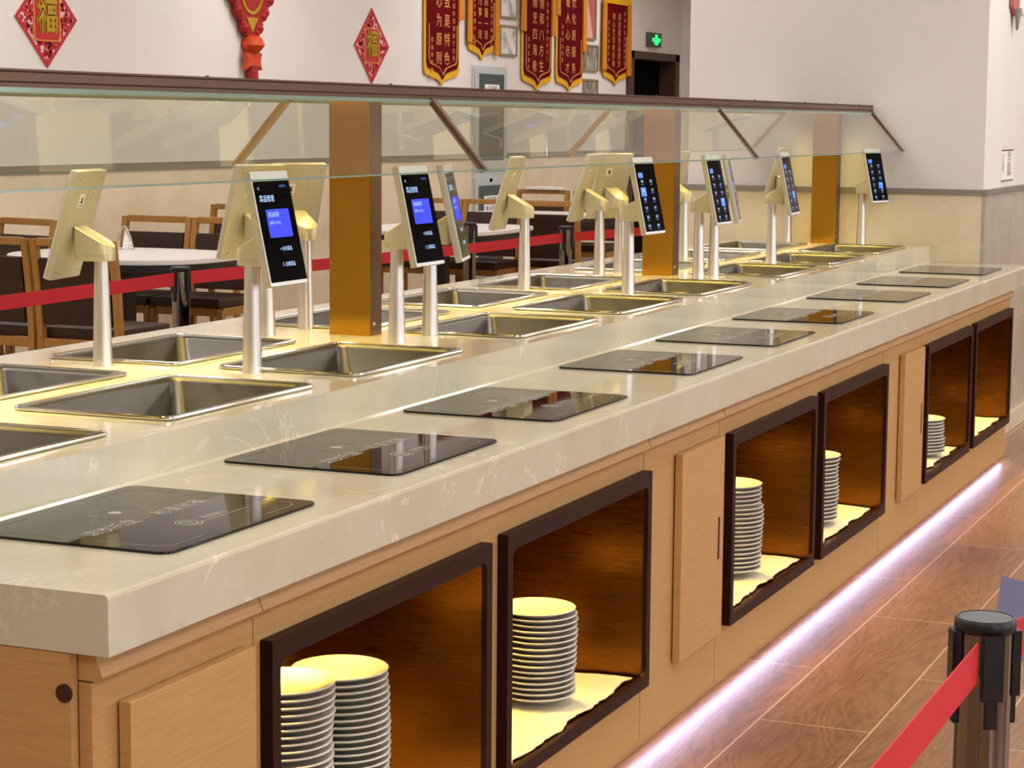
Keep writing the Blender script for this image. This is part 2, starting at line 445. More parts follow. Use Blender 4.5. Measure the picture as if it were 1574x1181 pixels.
# ceiling lights
proto = None
for i, (x, y) in enumerate(PANELS):
    cl = 'square ceiling light panel, '+{-4.6: 'over the dining tables', -2.2: 'over the space behind the counter', .8: 'over the aisle', 3.4: 'over the right of the room'}[x]+', '+['behind the camera', 'second', 'third', 'fourth', 'fifth', 'sixth', 'farthest'][[-3.2, .2, 3.6, 7.0, 10.4, 13.8, 17.2].index(y)]+' row'
    if proto is None:
        proto = thing('ceiling_light', cl, 'ceiling light', (x, y, CEIL), 0, 'ceiling light panels')
        bm = B(); ring(bm, rrect(-.6, .6, -.6, .6, .01, 2), rrect(-.56, .56, -.56, .56, .01, 2), 'z', -.03, .0); obj('frame', bm, M['whitebar'], proto, local=True)
        bm = B(); box(bm, -.56, .56, -.56, .56, -.015, -.005); obj('diffuser', bm, M['diffuser'], proto, local=True)
    else:
        dup(proto, (x, y, CEIL), 0, cl)

# ================================================================== COUNTER
X1, X2 = -.437, -1.376
XB = -1.813          # back edge of the counter
H = .85
X1, X2 = -.437, -1.376   # riser faces of the raised deck
DZ = .924
YE = 7.14
# worktop
bm = B()
e = .006
prism(bm, [(X1-.03, H-.082), (0, H-.082), (0, H-e), (-e*.3, H-e*.3), (-e, H), (X1-.03, H)], 'y', 0, YE)
prism(bm, [(XB, H-.082), (X2+.03, H-.082), (X2+.03, H), (XB+e, H), (XB, H-e)], 'y', 0, YE)
box(bm, X2+.03, X1-.03, 0, .12, H-.082, H); box(bm, X2+.03, X1-.03, YE-.06, YE, H-.082, H)
wt = tag(obj('worktop', bm, M['stone']), 'long polished cream stone worktop on the tan cabinets, hobs set along it', 'worktop')
# raised deck with an opening for every pan
TX = [(-.839, -.495), (-1.282, -.937)]
TY = [.204, .936, 1.667]
ty_all = [y+2.35*m for m in range(3) for y in TY]
xs = [X2, -1.262, -.957, -.819, -.515, X1]
ys = [.03]
for y in ty_all: ys += [y+.02, y+.53]
ys += [YE]
def holed(bm, xs, ys, solid, z0, z1):
    vt, vb = {}, {}
    def V(d, i, j, z):
        if (i, j) not in d: d[i, j] = bm.verts.new((xs[i], ys[j], z))
        return d[i, j]
    nx, ny = len(xs)-1, len(ys)-1
    S = lambda i, j: 0 <= i < nx and 0 <= j < ny and solid(i, j)
    for i in range(nx):
        for j in range(ny):
            if not S(i, j): continue
            bm.faces.new((V(vt, i, j, z1), V(vt, i+1, j, z1), V(vt, i+1, j+1, z1), V(vt, i, j+1, z1)))
            bm.faces.new((V(vb, i, j, z0), V(vb, i, j+1, z0), V(vb, i+1, j+1, z0), V(vb, i+1, j, z0)))
            for (a, b, di, dj) in (((i, j), (i+1, j), 0, -1), ((i+1, j), (i+1, j+1), 1, 0), ((i+1, j+1), (i, j+1), 0, 1), ((i, j+1), (i, j), -1, 0)):
                if not S(i+di, j+dj):
                    bm.faces.new((V(vb, *a, z0), V(vb, *b, z0), V(vt, *b, z1), V(vt, *a, z1)))
holes = lambda i, j: not (i in (1, 3) and j % 2 == 1)
bm = B(); holed(bm, xs, ys, holes, DZ-.025, DZ)
box(bm, X1-.02, X1, .03, YE, H-.0, DZ-.025); box(bm, X2, X2+.02, .03, YE, H, DZ-.025); box(bm, X2+.02, X1-.02, .03, .05, H, DZ-.025)
tag(obj('serving_deck', bm, M['deckstone']), 'raised cream stone serving deck cut out for two rows of steel food pans', 'serving deck')
# light bead where the riser meets the worktop
bm = B(); prism(bm, [(X1, H), (X1+.004, H), (X1, H+.004)], 'y', .03, YE); tag(obj('sealant_bead', bm, M['deckstone']), 'pale sealant bead along the foot of the raised serving deck', 'sealant')

# cabinets ----------------------------------------------------------
PX = -.042           # panel face
CB = .05             # bottom of the panels
CT = H-.082
NICHES = [(.464+2.35*m+.901*j, 1.286+2.35*m+.901*j) for m in range(3) for j in range(2)]
NZ0, NZ1 = .188, .679
CXB = -.46           # back of the niche
def top_rail(par, y0, y1):
    bm = B(); prism(bm, [(PX-.02, .7265), (PX+.012, .7265), (PX+.018, .733), (PX+.004, CT-.002), (PX-.02, CT-.002)], 'y', y0, y1); obj('top_rail', bm, M['caby'], par)
def carcass_panel(bm, y0, y1, z0, z1): box(bm, PX-.02, PX, y0, y1, z0, z1)
ORD = ['first', 'second', 'third', 'fourth', 'fifth', 'sixth', 'seventh', 'eighth', 'ninth']
# niche cabinets
for m in range(3):
    y0, y1 = (.441, 2.189) if m == 0 else ((.441+2.35*m-.05, 2.189+2.35*m) if m < 2 else (5.10, 6.93))
    if m: y0 = [0, 2.755, 5.125][m]
    lab = ['tan counter cabinet with two open plate niches, nearest the camera', 'tan counter cabinet with two open plate niches, middle of the counter', 'tan counter cabinet with two open niches against the far wall'][m]
    t = thing('niche_cabinet', lab, 'cabinet', (PX, y0, CB), 0, 'cabinets with open plate niches')
    n = NICHES[2*m:2*m+2]
    bm = B()
    gy = [y0+.0012, n[0][0], n[0][1], n[1][0], n[1][1], y1-.0012]
    for a, b in ((gy[0], gy[1]), (gy[2], gy[3]), (gy[4], gy[5])): carcass_panel(bm, a, b, CB, .724)
    for a, b in ((gy[1], gy[2]), (gy[3], gy[4])): carcass_panel(bm, a, b, CB, NZ0); carcass_panel(bm, a, b, NZ1, .724)
    obj('front_panel', bm, M['caby'], t)
    bm = B(); box(bm, PX-.024, PX-.0205, y0+.0002, y0+.01, CB, .722); box(bm, PX-.024, PX-.0205, y1-.01, y1-.0002, CB, .722); box(bm, PX-.024, PX-.0205, y0, y1, .70, CT-.002); box(bm, -1.75, CXB-.02, y0+.001, y1-.001, CB, .70)
    obj('carcass', bm, M['gap'], t)
    top_rail(t, y0+.0012, y1-.0012)
    for (a, b) in n:
        fr = B(); ring(fr, rrect(a-.003, b+.003, NZ0-.003, NZ1+.003, .004, 5), rrect(a+.022, b-.022, NZ0+.024, NZ1-.030, .018, 5), 'x', PX+.011, PX+.022)
        ring(fr, rrect(a-.003, b+.003, NZ0-.003, NZ1+.003, .004, 5), rrect(a+.004, b-.004, NZ0+.004, NZ1-.004, .003, 5), 'x', PX-.004, PX+.011)
        obj('niche_frame', fr, M['frame'], t)
        ni = B(); r0, r1, z0, z1 = a+.018, b-.018, NZ0+.012, NZ1-.020
        # five thin metal walls, rear corners rounded
        k = 6; rad = .05
        outl = [(PX+.0108, r0)]+[(CXB+rad-rad*math.sin(q/k*PI/2), r0+rad-rad*math.cos(q/k*PI/2)) for q in range(k+1)]+[(CXB+rad-rad*math.cos(q/k*PI/2), r1-rad+rad*math.sin(q/k*PI/2)) for q in range(k+1)]+[(PX+.0108, r1)]
        lo = [ni.verts.new((p[0], p[1], z0)) for p in outl]; hi = [ni.verts.new((p[0], p[1], z1)) for p in outl]
        for q in range(len(outl)-1): ni.faces.new((lo[q], lo[q+1], hi[q+1], hi[q]))
        ni.faces.new(lo); ni.faces.new(hi[::-1])
        bmesh.ops.recalc_face_normals(ni, faces=ni.faces); bmesh.ops.reverse_faces(ni, faces=ni.faces)
        obj('niche_lining', ni, M['niche'], t, smooth=True)
        bm = B(); box(bm, PX-.034, PX-.022, a+.06, b-.03, z1-.010, z1-.0015, .002); s_ = obj('niche_light_rail', bm, M['rim'], t)
        for q in range(3):
            py = a+.16+(b-a-.32)*q/2
            bm = B(); lathe(bm, [(0, z1-.006), (.022, z1-.006), (.024, z1-.001), (0, z1-.001)], -.19, py, 20); obj('niche_downlight', bm, M['led'], t)
            l = area('niche_lamp', (-.19, py, z1-.009), .03, .03, 1.0, (1, .66, .11), spread=1.9)
# door cabinets
DOORS = [(.079, .412, .02, .441), (2.407, 2.736, 2.191, 2.753), (4.783, 5.10, 4.541, 5.123)]
for m, (a, b, y0, y1) in enumerate(DOORS):
    lab = ['tan cabinet at the near corner of the counter, flush square door panel', 'narrow tan cabinet with a slotted door, between the near and middle plate niches', 'narrow tan cabinet with a slotted door, between the middle and far niches'][m]
    t = thing('door_cabinet', lab, 'cabinet', (PX, y0, CB), 0, 'narrow cabinets with doors')
    bm = B(); carcass_panel(bm, y0+.0012, y1-.0012, CB, .724)
    obj('front_panel', bm, M['caby'], t)
    bm = B(); box(bm, PX-.0225, PX-.0205, y0+.001, y1-.0006, CB, .722); box(bm, -1.75, PX-.03, y0+(.024 if m == 0 else .001), y1-.001, CB, .70); obj('carcass', bm, M['gap'], t)
    top_rail(t, y0+.0012, y1-.0012)
    bm = B(); box(bm, PX+.003, PX+.022, a, b, .185, .686, .0015); d = obj('door', bm, M['caby'], t)
    bm = B(); box(bm, PX+.0004, PX+.003, a+.006, b-.006, .19, .68); obj('door_gasket', bm, M['gap'], d, local=True)
    if m:
        bm = B(); box(bm, PX+.0222, PX+.0232, b-.043, b-.031, .382, .488); h_ = obj('finger_slot', bm, M['hole'], d, local=True)
    for ch in [c for c in col.objects if c.parent == d]:
        ch.location = -world_loc(t)
    if m == 0:
        bm = B(); box(bm, -1.78, PX-.0215, .004, .022, CB, CT-.002); obj('end_panel', bm, M['cab'], t)
        bm = B(); lathe(bm, [(0, 0), (.0125, 0), (.0125, .003), (0, .003)], n=24)
        bmesh.ops.rotate(bm, verts=bm.verts, matrix=Matrix.Rotation(PI/2, 3, 'X')); bmesh.ops.translate(bm, verts=bm.verts, vec=(-.072, .0042, .712)); obj('cable_hole', bm, M['hole'], t)
# screws under the slab edge
t0 = [o for o in col.objects if o.name.startswith('niche_cabinet')]
def screws(par, yl):
    for y in yl:
        bm = B(); lathe(bm, [(0, 0), (.006, 0), (.005, .003), (0, .004)], n=12)
        bmesh.ops.rotate(bm, verts=bm.verts, matrix=Matrix.Rotation(PI/2, 3, 'Y')); bmesh.ops.translate(bm, verts=bm.verts, vec=(PX+.004, y, CT-.010)); obj('screw', bm, M['screw'], par)
for o in list(col.objects):
    if o.parent is None and o.type == 'EMPTY':
        b_ = o.name.split('.')[0]
        y0 = o.location.y
        if b_ == 'niche_cabinet': screws(o, [y0+.03, y0+.62, y0+1.2])
        if b_ == 'door_cabinet': screws(o, [y0+.03])
# plinth
bm = B(); box(bm, -1.70, -.085, .06, YE, 0, CB); tag(obj('plinth', bm, M['caby']), 'recessed tan plinth under the cabinets, lit by a cold strip', 'plinth')
bm = B(); box(bm, -.084, -.078, .06, 6.98, CB-.012, CB-.0005); tag(obj('plinth_light_strip', bm, M['ledcold']), 'cold white light strip tucked under the front edge of the cabinets', 'light strip')

# cloths and plates --------------------------------------------------
NF = NZ0+.012
def cloth(a, b, xf, label, seed, prints=False):
    rnd = random.Random(seed); bm = B(); nx, ny = 26, 44; g = []
    for i in range(nx+1):
        row = []
        for j in range(ny+1):
            u, v = i/nx, j/ny
            x = CXB+.03+(xf-CXB-.03)*u; y = a+(b-a)*v
            if i == nx: x += .003*math.sin(v*31+seed)+rnd.uniform(-.003, .003)
            if u > .85: x += .004*math.sin(v*17+seed*2)
            z = NF+.003+.0025*(1+math.sin(u*9+v*5+seed))*(.6+.4*math.sin(v*14))+rnd.uniform(0, .0008)
            row.append(bm.verts.new((x, y, z)))
        g.append(row)
    for i in range(nx):
        for j in range(ny): bm.faces.new((g[i][j], g[i+1][j], g[i+1][j+1], g[i][j+1]))
    r = bmesh.ops.extrude_face_region(bm, geom=list(bm.faces))
    bmesh.ops.translate(bm, verts=[q for q in r['geom'] if isinstance(q, bmesh.types.BMVert)], vec=(0, 0, .0018))
    bmesh.ops.recalc_face_normals(bm, faces=bm.faces)
    o = tag(obj('cloth', bm, M['towel'], smooth=True), label, 'cloth', 'cloths in the plate niches')
    return o
WHICH = ['nearest niche', 'second niche from the near end', 'third niche from the near end', 'fourth niche from the near end', 'fifth niche, by the far slotted door', 'empty last niche by the far wall']
for k, (a, b) in enumerate(NICHES):
    cloth(a+.03, b-.035, (-.050, -.050, -.058, -.058, -.060, -.056)[k], 'pale cloth spread on the floor of the '+WHICH[k], k)
def plate_mesh():
    bm = B()
    lathe(bm, [(0, .0), (.045, .0), (.048, .002), (.060, .0045), (.080, .0125), (.0855, .0150), (.0862, .0172), (.0845, .0182), (.079, .0165), (.060, .0085), (.050, .0065), (0, .006)], n=40, cap=False)
    return bm
o_pl = plate_mesh(); pm = bpy.data.meshes.new('plate'); o_pl.to_mesh(pm); o_pl.free(); pm.materials.append(M['plate'])
for p in pm.polygons: p.use_smooth = True
NUM = ['topmost', 'second', 'third', 'fourth', 'fifth', 'sixth', 'seventh', 'eighth', 'ninth', 'tenth', 'eleventh', 'twelfth', 'thirteenth', 'fourteenth', 'fifteenth', 'sixteenth', 'seventeenth', 'eighteenth', 'nineteenth', 'twentieth', 'twenty-first', 'twenty-second', 'twenty-third', 'twenty-fourth', 'twenty-fifth', 'twenty-sixth', 'twenty-seventh', 'twenty-eighth']
STACKS = [(-.175, .765, .535, 'front stack in the nearest niche'), (-.175, .968, .50, 'rear stack in the nearest niche'), (-.175, 1.887, .421, 'stack in the second niche'),
          (-.175, 3.32, .472, 'stack in the third niche'), (-.165, 4.14, .428, 'stack in the fourth niche'), (-.142, 5.655, .356, 'stack in the fifth niche')]
for sx, sy, zt, nm in STACKS:
    zb = NF+.0145; pitch = .0124; n = int(round((zt-zb-.018)/pitch))+1
    dx = dy = 0; rnd = random.Random(int(sy*1000))
    for i in range(n):
        if i % 5 == 0: dx, dy = rnd.uniform(-.004, .004), rnd.uniform(-.005, .005)
        o = bpy.data.objects.new('plate', pm); col.objects.link(o)
        o.location = (sx+dx+rnd.uniform(-.0012, .0012), sy+dy+rnd.uniform(-.0015, .0015), zb+i*pitch)
        r = n-1-i
        tag(o, 'white porcelain plate, '+(('topmost' if r == 0 else NUM[r]+' from the top') if i else 'lowest')+' of the '+nm, 'plate', 'plates: '+nm)

# food pans ---------------------------------------------------------
def pan_proto(x0, x1, y0, label):
    L = .5496; W = x1-x0; cx, cy = (x0+x1)/2, y0+L/2
    t = thing('food_pan', label, 'food pan', (cx, cy, DZ), 0, 'steel food pans in the serving deck')
    bm = B(); hw, hl = W/2, L/2
    # basin: nested rounded rectangles
    prof = [(.0, .0065, .022), (.016, .0065, .020), (.021, .004, .020), (.026, -.003, .022), (.040, -.085, .030), (.052, -.098, .030), (.075, -.100, .030)]
    rings_ = []
    for ins, z, r in prof:
        rings_.append([bm.verts.new((p[0], p[1], z)) for p in rrect(-hw+ins, hw-ins, -hl+ins, hl-ins, r, 6)])
    for A, Bq in zip(rings_, rings_[1:]):
        for k in range(len(A)): bm.faces.new((A[k], A[(k+1) % len(A)], Bq[(k+1) % len(A)], Bq[k]))
    bm.faces.new(rings_[-1])
    bmesh.ops.recalc_face_normals(bm, faces=bm.faces)
    if bm.faces[-1].normal.z < 0: bmesh.ops.reverse_faces(bm, faces=bm.faces)
    obj('basin', bm, M['steel'], t, smooth=True, local=True)
    bm = B(); pts = rrect(-hw+.003, hw-.003, -hl+.003, hl-.003, .019, 6); n = len(pts); rr = .0042
    rg = []
    for i in range(n):
        p = Vector((*pts[i], .0045)); q0 = Vector((*pts[i-1], .0045)); q1 = Vector((*pts[(i+1) % n], .0045)); d = (q1-q0).normalized(); s_ = d.cross(Vector((0, 0, 1)))
        rg.append([bm.verts.new(p+rr*(math.cos(a*PI/4)*s_+math.sin(a*PI/4)*Vector((0, 0, 1)))) for a in range(8)])
    for i in range(n):
        for a in range(8): bm.faces.new((rg[i][a], rg[i][(a+1) % 8], rg[(i+1) % n][(a+1) % 8], rg[(i+1) % n][a]))
    bmesh.ops.recalc_face_normals(bm, faces=bm.faces)
    obj('rolled_rim', bm, M['rim'], t, smooth=True, local=True)
    return t
pp = None
PL = ['nearest the camera', 'second from the near end', 'third from the near end', 'fourth from the near end', 'fifth, in the middle of the row', 'sixth from the near end', 'third from the far wall', 'second from the far wall', 'last before the far wall']
for row, (x0, x1) in enumerate(TX):
    for k, y in enumerate(ty_all):
        lab = 'empty steel food pan in the '+('front' if row == 0 else 'rear')+' row, '+PL[k]
        L = .5496
        if pp is None: pp = pan_proto(x0, x1, y, lab)
        else: dup(pp, ((x0+x1)/2, y+L/2, DZ), 0, lab)

# induction hobs ------------------------------------------------------
def hob_proto(y0, label):
    x0, x1 = -.419, -.064; W, L = x1-x0, .45
    t = thing('weighing_hob', label, 'hob', ((x0+x1)/2, y0+L/2, H), 0, 'black glass hobs set on the worktop')
    bm = B(); prism(bm, rrect(-W/2, W/2, -L/2, L/2, .024, 7), 'z', .0002, .0042, .0008); obj('glass_plate', bm, M['hob'], t, local=True, smooth=True)
    z = .0045
    bm = B()
    def arc(cx, cy, r, a0, a1, w_=.0011):
        n = 10; p = []
        for k in range(n+1):
            a = a0+(a1-a0)*k/n; p.append((cx+r*math.cos(a), cy+r*math.sin(a)))
        return p
    bm.free(); stroke_bm = [None]
    def stroke(p, w_=.0011):
        prev = None
        for i in range(len(p)):
            d = Vector((p[min(i+1, len(p)-1)][0]-p[max(i-1, 0)][0], p[min(i+1, len(p)-1)][1]-p[max(i-1, 0)][1])); d.normalize()
            nx, ny = -d.y*w_/2, d.x*w_/2
            bm = stroke_bm[0]; cur = (bm.verts.new((p[i][0]+nx, p[i][1]+ny, z)), bm.verts.new((p[i][0]-nx, p[i][1]-ny, z)))
            if prev: bm.faces.new((prev[0], cur[0], cur[1], prev[1]))
            prev = cur
    ix, iy = W/2-.022, L/2-.03
    for sx in (-1, 1):
        for sy in (-1, 1):
            c = (sx*(ix-.03), sy*(iy-.03)); a = {(1, 1): 0, (-1, 1): PI/2, (-1, -1): PI, (1, -1): 1.5*PI}[sx, sy]
            ar = arc(c[0], c[1], .03, a, a+PI/2)
            end1 = (ar[0][0]-(0 if sx*sy > 0 else sx*.09), ar[0][1]-(sy*.07 if sx*sy > 0 else 0)); end2 = (ar[-1][0]-(sx*.09 if sx*sy > 0 else 0), ar[-1][1]-(0 if sx*sy > 0 else sy*.07))
            bm = B(); stroke_bm[0] = bm; stroke([end1]+ar+[end2], .0018); obj('corner_line', bm, M['inkdim'], t, local=True)
    bm = B(); R_, U_ = (0, 1, 0), (-1, 0, 0)
    text(bm, '请放托盘', .034, (.005, -.105, z), R_, U_); obj('printed_lettering', bm, M['ink'], t, local=True)
    bm = B(); text(bm, '称重就餐', .034, (.005, .085, z), R_, U_); obj('printed_lettering', bm, M['ink'], t, local=True); bm = B()
    text(bm, '智慧餐台', .017, (.085, .055, z), R_, U_)
    box(bm, .0975, .0985, .0, .13, z-.0002, z)
    obj('small_lettering', bm, M['ink'], t, local=True)
    bm = B(); c = (.085, -.02)
    for r0, r1 in ((.020, .0215), (.0125, .0145)):
        ring(bm, [(c[0]+r1*math.cos(a*PI/16), c[1]+r1*math.sin(a*PI/16)) for a in range(32)], [(c[0]+r0*math.cos(a*PI/16), c[1]+r0*math.sin(a*PI/16)) for a in range(32)], 'z', z-.0002, z)
    for q in range(5): ring(bm, [(c[0]+(.004+.0014*q)*math.cos(a*PI/8), c[1]+.0045*math.cos(q*1.3)+.003*math.sin(a*PI/8)) for a in range(16)], [(c[0]+(.0034+.0014*q)*math.cos(a*PI/8), c[1]+.0045*math.cos(q*1.3)+.0024*math.sin(a*PI/8)) for a in range(16)], 'z', z-.0002, z)
    obj('round_emblem', bm, M['ink'], t, local=True)
    bm = B(); lathe(bm, [(0, z-.0002), (.011, z-.0002), (.011, z), (0, z)], -.060, 0, 24); obj('sensor_window', bm, M['ink'], t, local=True)
    bm = B(); ring(bm, rrect(-.085, -.035, -.05, .05, .02, 5), rrect(-.0835, -.0365, -.0485, .0485, .0185, 5), 'z', z-.0002, z); obj('sensor_outline', bm, M['inkdim'], t, local=True)
    return t
hy = [.2446+2.35*m+.7317*j for m in range(3) for j in range(3)]
hp = None
for k, y in enumerate(hy):
    lab = 'black glass hob on the cream worktop, '+['nearest the camera', 'second from the near end', 'third from the near end', 'fourth from the near end', 'fifth, in the middle', 'sixth from the near end', 'third from the far wall', 'second from the far wall', 'last before the far wall'][k]
    if hp is None: hp = hob_proto(y, lab)
    else: dup(hp, (hp.location.x, y+.225, H), 0, lab)

# ================================================================== CANOPY
CY0, CY1 = -1.6, 7.135
t = thing('canopy', 'brown metal canopy with sloping sneeze glass above the food pans', 'canopy', (-.917, 2.43, 1.51))
bm = B()
for a, b in ((CY0, .14), (.142, 2.492), (2.494, 4.842), (4.844, CY1)):
    prism(bm, [(-.735, 1.512), (-.715, 1.512), (-.715, 1.5195), (-.7175, 1.521), (-.715, 1.5225), (-.715, 1.5375), (-.7175, 1.539), (-.715, 1.5405), (-.715, 1.544), (-.735, 1.544)], 'y', a, b)
obj('front_fascia', bm, M['brown'], t)
bm = B()
for a, b in ((CY0, .14), (.142, 2.492), (2.494, 4.842), (4.844, CY1)): box(bm, -1.1185, -1.0985, a, b, 1.512, 1.544)
obj('rear_fascia', bm, M['brown'], t)
bm = B(); box(bm, -1.0985, -.735, CY0, CY1, 1.520, 1.540); obj('top_panel', bm, M['brownd'], t)
bm = B(); box(bm, -.735, -.715, CY1, CY1+.002, 1.512, 1.544); box(bm, -1.1185, -.735, CY1-.001, CY1+.002, 1.512, 1.544); obj('end_cap', bm, M['brown'], t)
for X in (-.80, -1.03):
    bm = B(); box(bm, X-.008, X+.008, CY0+.1, CY1-.1, 1.513, 1.5195); obj('light_strip', bm, M['led'], t)
for y in (1.45, 2.28, 3.2, 4.2, 5.3, 6.0, 6.5, 6.9):
    bm = B(); lathe(bm, [(0, 0), (.004, 0), (.004, .002), (0, .0035)], n=10); bmesh.ops.translate(bm, verts=bm.verts, vec=(-.722, y, 1.544)); obj('fixing_screw', bm, M['screw'], t)
GZ0, GZ1 = 1.342, 1.509
def slant(bm, xa, xb, y0, y1, th, z0=GZ0, z1=GZ1):
    d = Vector((xb-xa, z0-z1)); n = Vector((-d.y, d.x)).normalized()*th/2
    prism(bm, [(xa+n.x, z1+n.y), (xb+n.x, z0+n.y), (xb-n.x, z0-n.y), (xa-n.x, z1-n.y)], 'y', y0, y1)
brk = [.142, 2.492, 4.842, 7.118]
for side, (xa, xb) in enumerate(((-.717, -.573), (-1.1165, -1.273))):
    edges = [CY0]+brk
    for a, b in zip(edges, edges[1:]):
        a2 = a+(.009 if a > CY0 else 0)
        bm = B(); slant(bm, xa, xb, a2, b-.009, .006); g = obj('glass_pane', bm, M['glass'], t)
        sgn = 1 if side == 0 else -1
        bm = B(); box(bm, xb-.0035+sgn*.001, xb+.0035+sgn*.001, a2, b-.009, GZ0-.003, GZ0+.0005); obj('polished_edge', bm, M['gedge'], g, local=True).location = -world_loc(t)
        bm = B(); box(bm, min(xa, xa+sgn*.003)-.004, max(xa, xa+sgn*.003)+.004, a2, b-.009, GZ1-.0065, GZ1+.0028); obj('glass_clamp_rail', bm, M['gedge'], t)
    for y in brk:
        bm = B(); yy = (y-.012, y+.012)
        slant(bm, xa, xb, yy[0], yy[1], .014, GZ0-.002, GZ1+.003)
        obj('bracket', bm, M['brown'] if side == 0 else M['goldbar'], t)
        bm = B(); slant(bm, xa+(.008 if side == 0 else -.008), xb+(.008 if side == 0 else -.008), y-.006, y+.006, .006, GZ0, GZ1); obj('bracket_insert', bm, M['rim'], t)
# pillars
for m in range(4):
    y = 2.433-2.35+2.35*m
    lab = ['bronze-gold square pillar through the deck, outside the near end', 'gold square pillar nearest the camera, a bright light streak on it', 'middle gold square pillar holding up the canopy', 'gold square pillar against the far wall'][m]
    if m == 0: continue
    if m == 3: y = 7.064
    t = thing('canopy_pillar', lab, 'pillar', (-.912, y+.032, DZ), 0, 'gold pillars of the canopy')
    bm = B(); box(bm, -.969, -.8545, y, y+.064, DZ, 1.5195, .0015); obj('shaft', bm, M['gold'], t)
    bm = B(); box(bm, -.8544, -.8540, y+.001, y+.063, DZ+.002, 1.5195); obj('side_cover', bm, M['brown'], t)
    bm = B(); lathe(bm, [(0, 0), (.005, 0), (.004, .002), (0, .003)], n=12); bmesh.ops.rotate(bm, verts=bm.verts, matrix=Matrix.Rotation(PI/2, 3, 'Y')); bmesh.ops.translate(bm, verts=bm.verts, vec=(-.854, y+.02, DZ+.03)); obj('screw', bm, M['rim'], t)

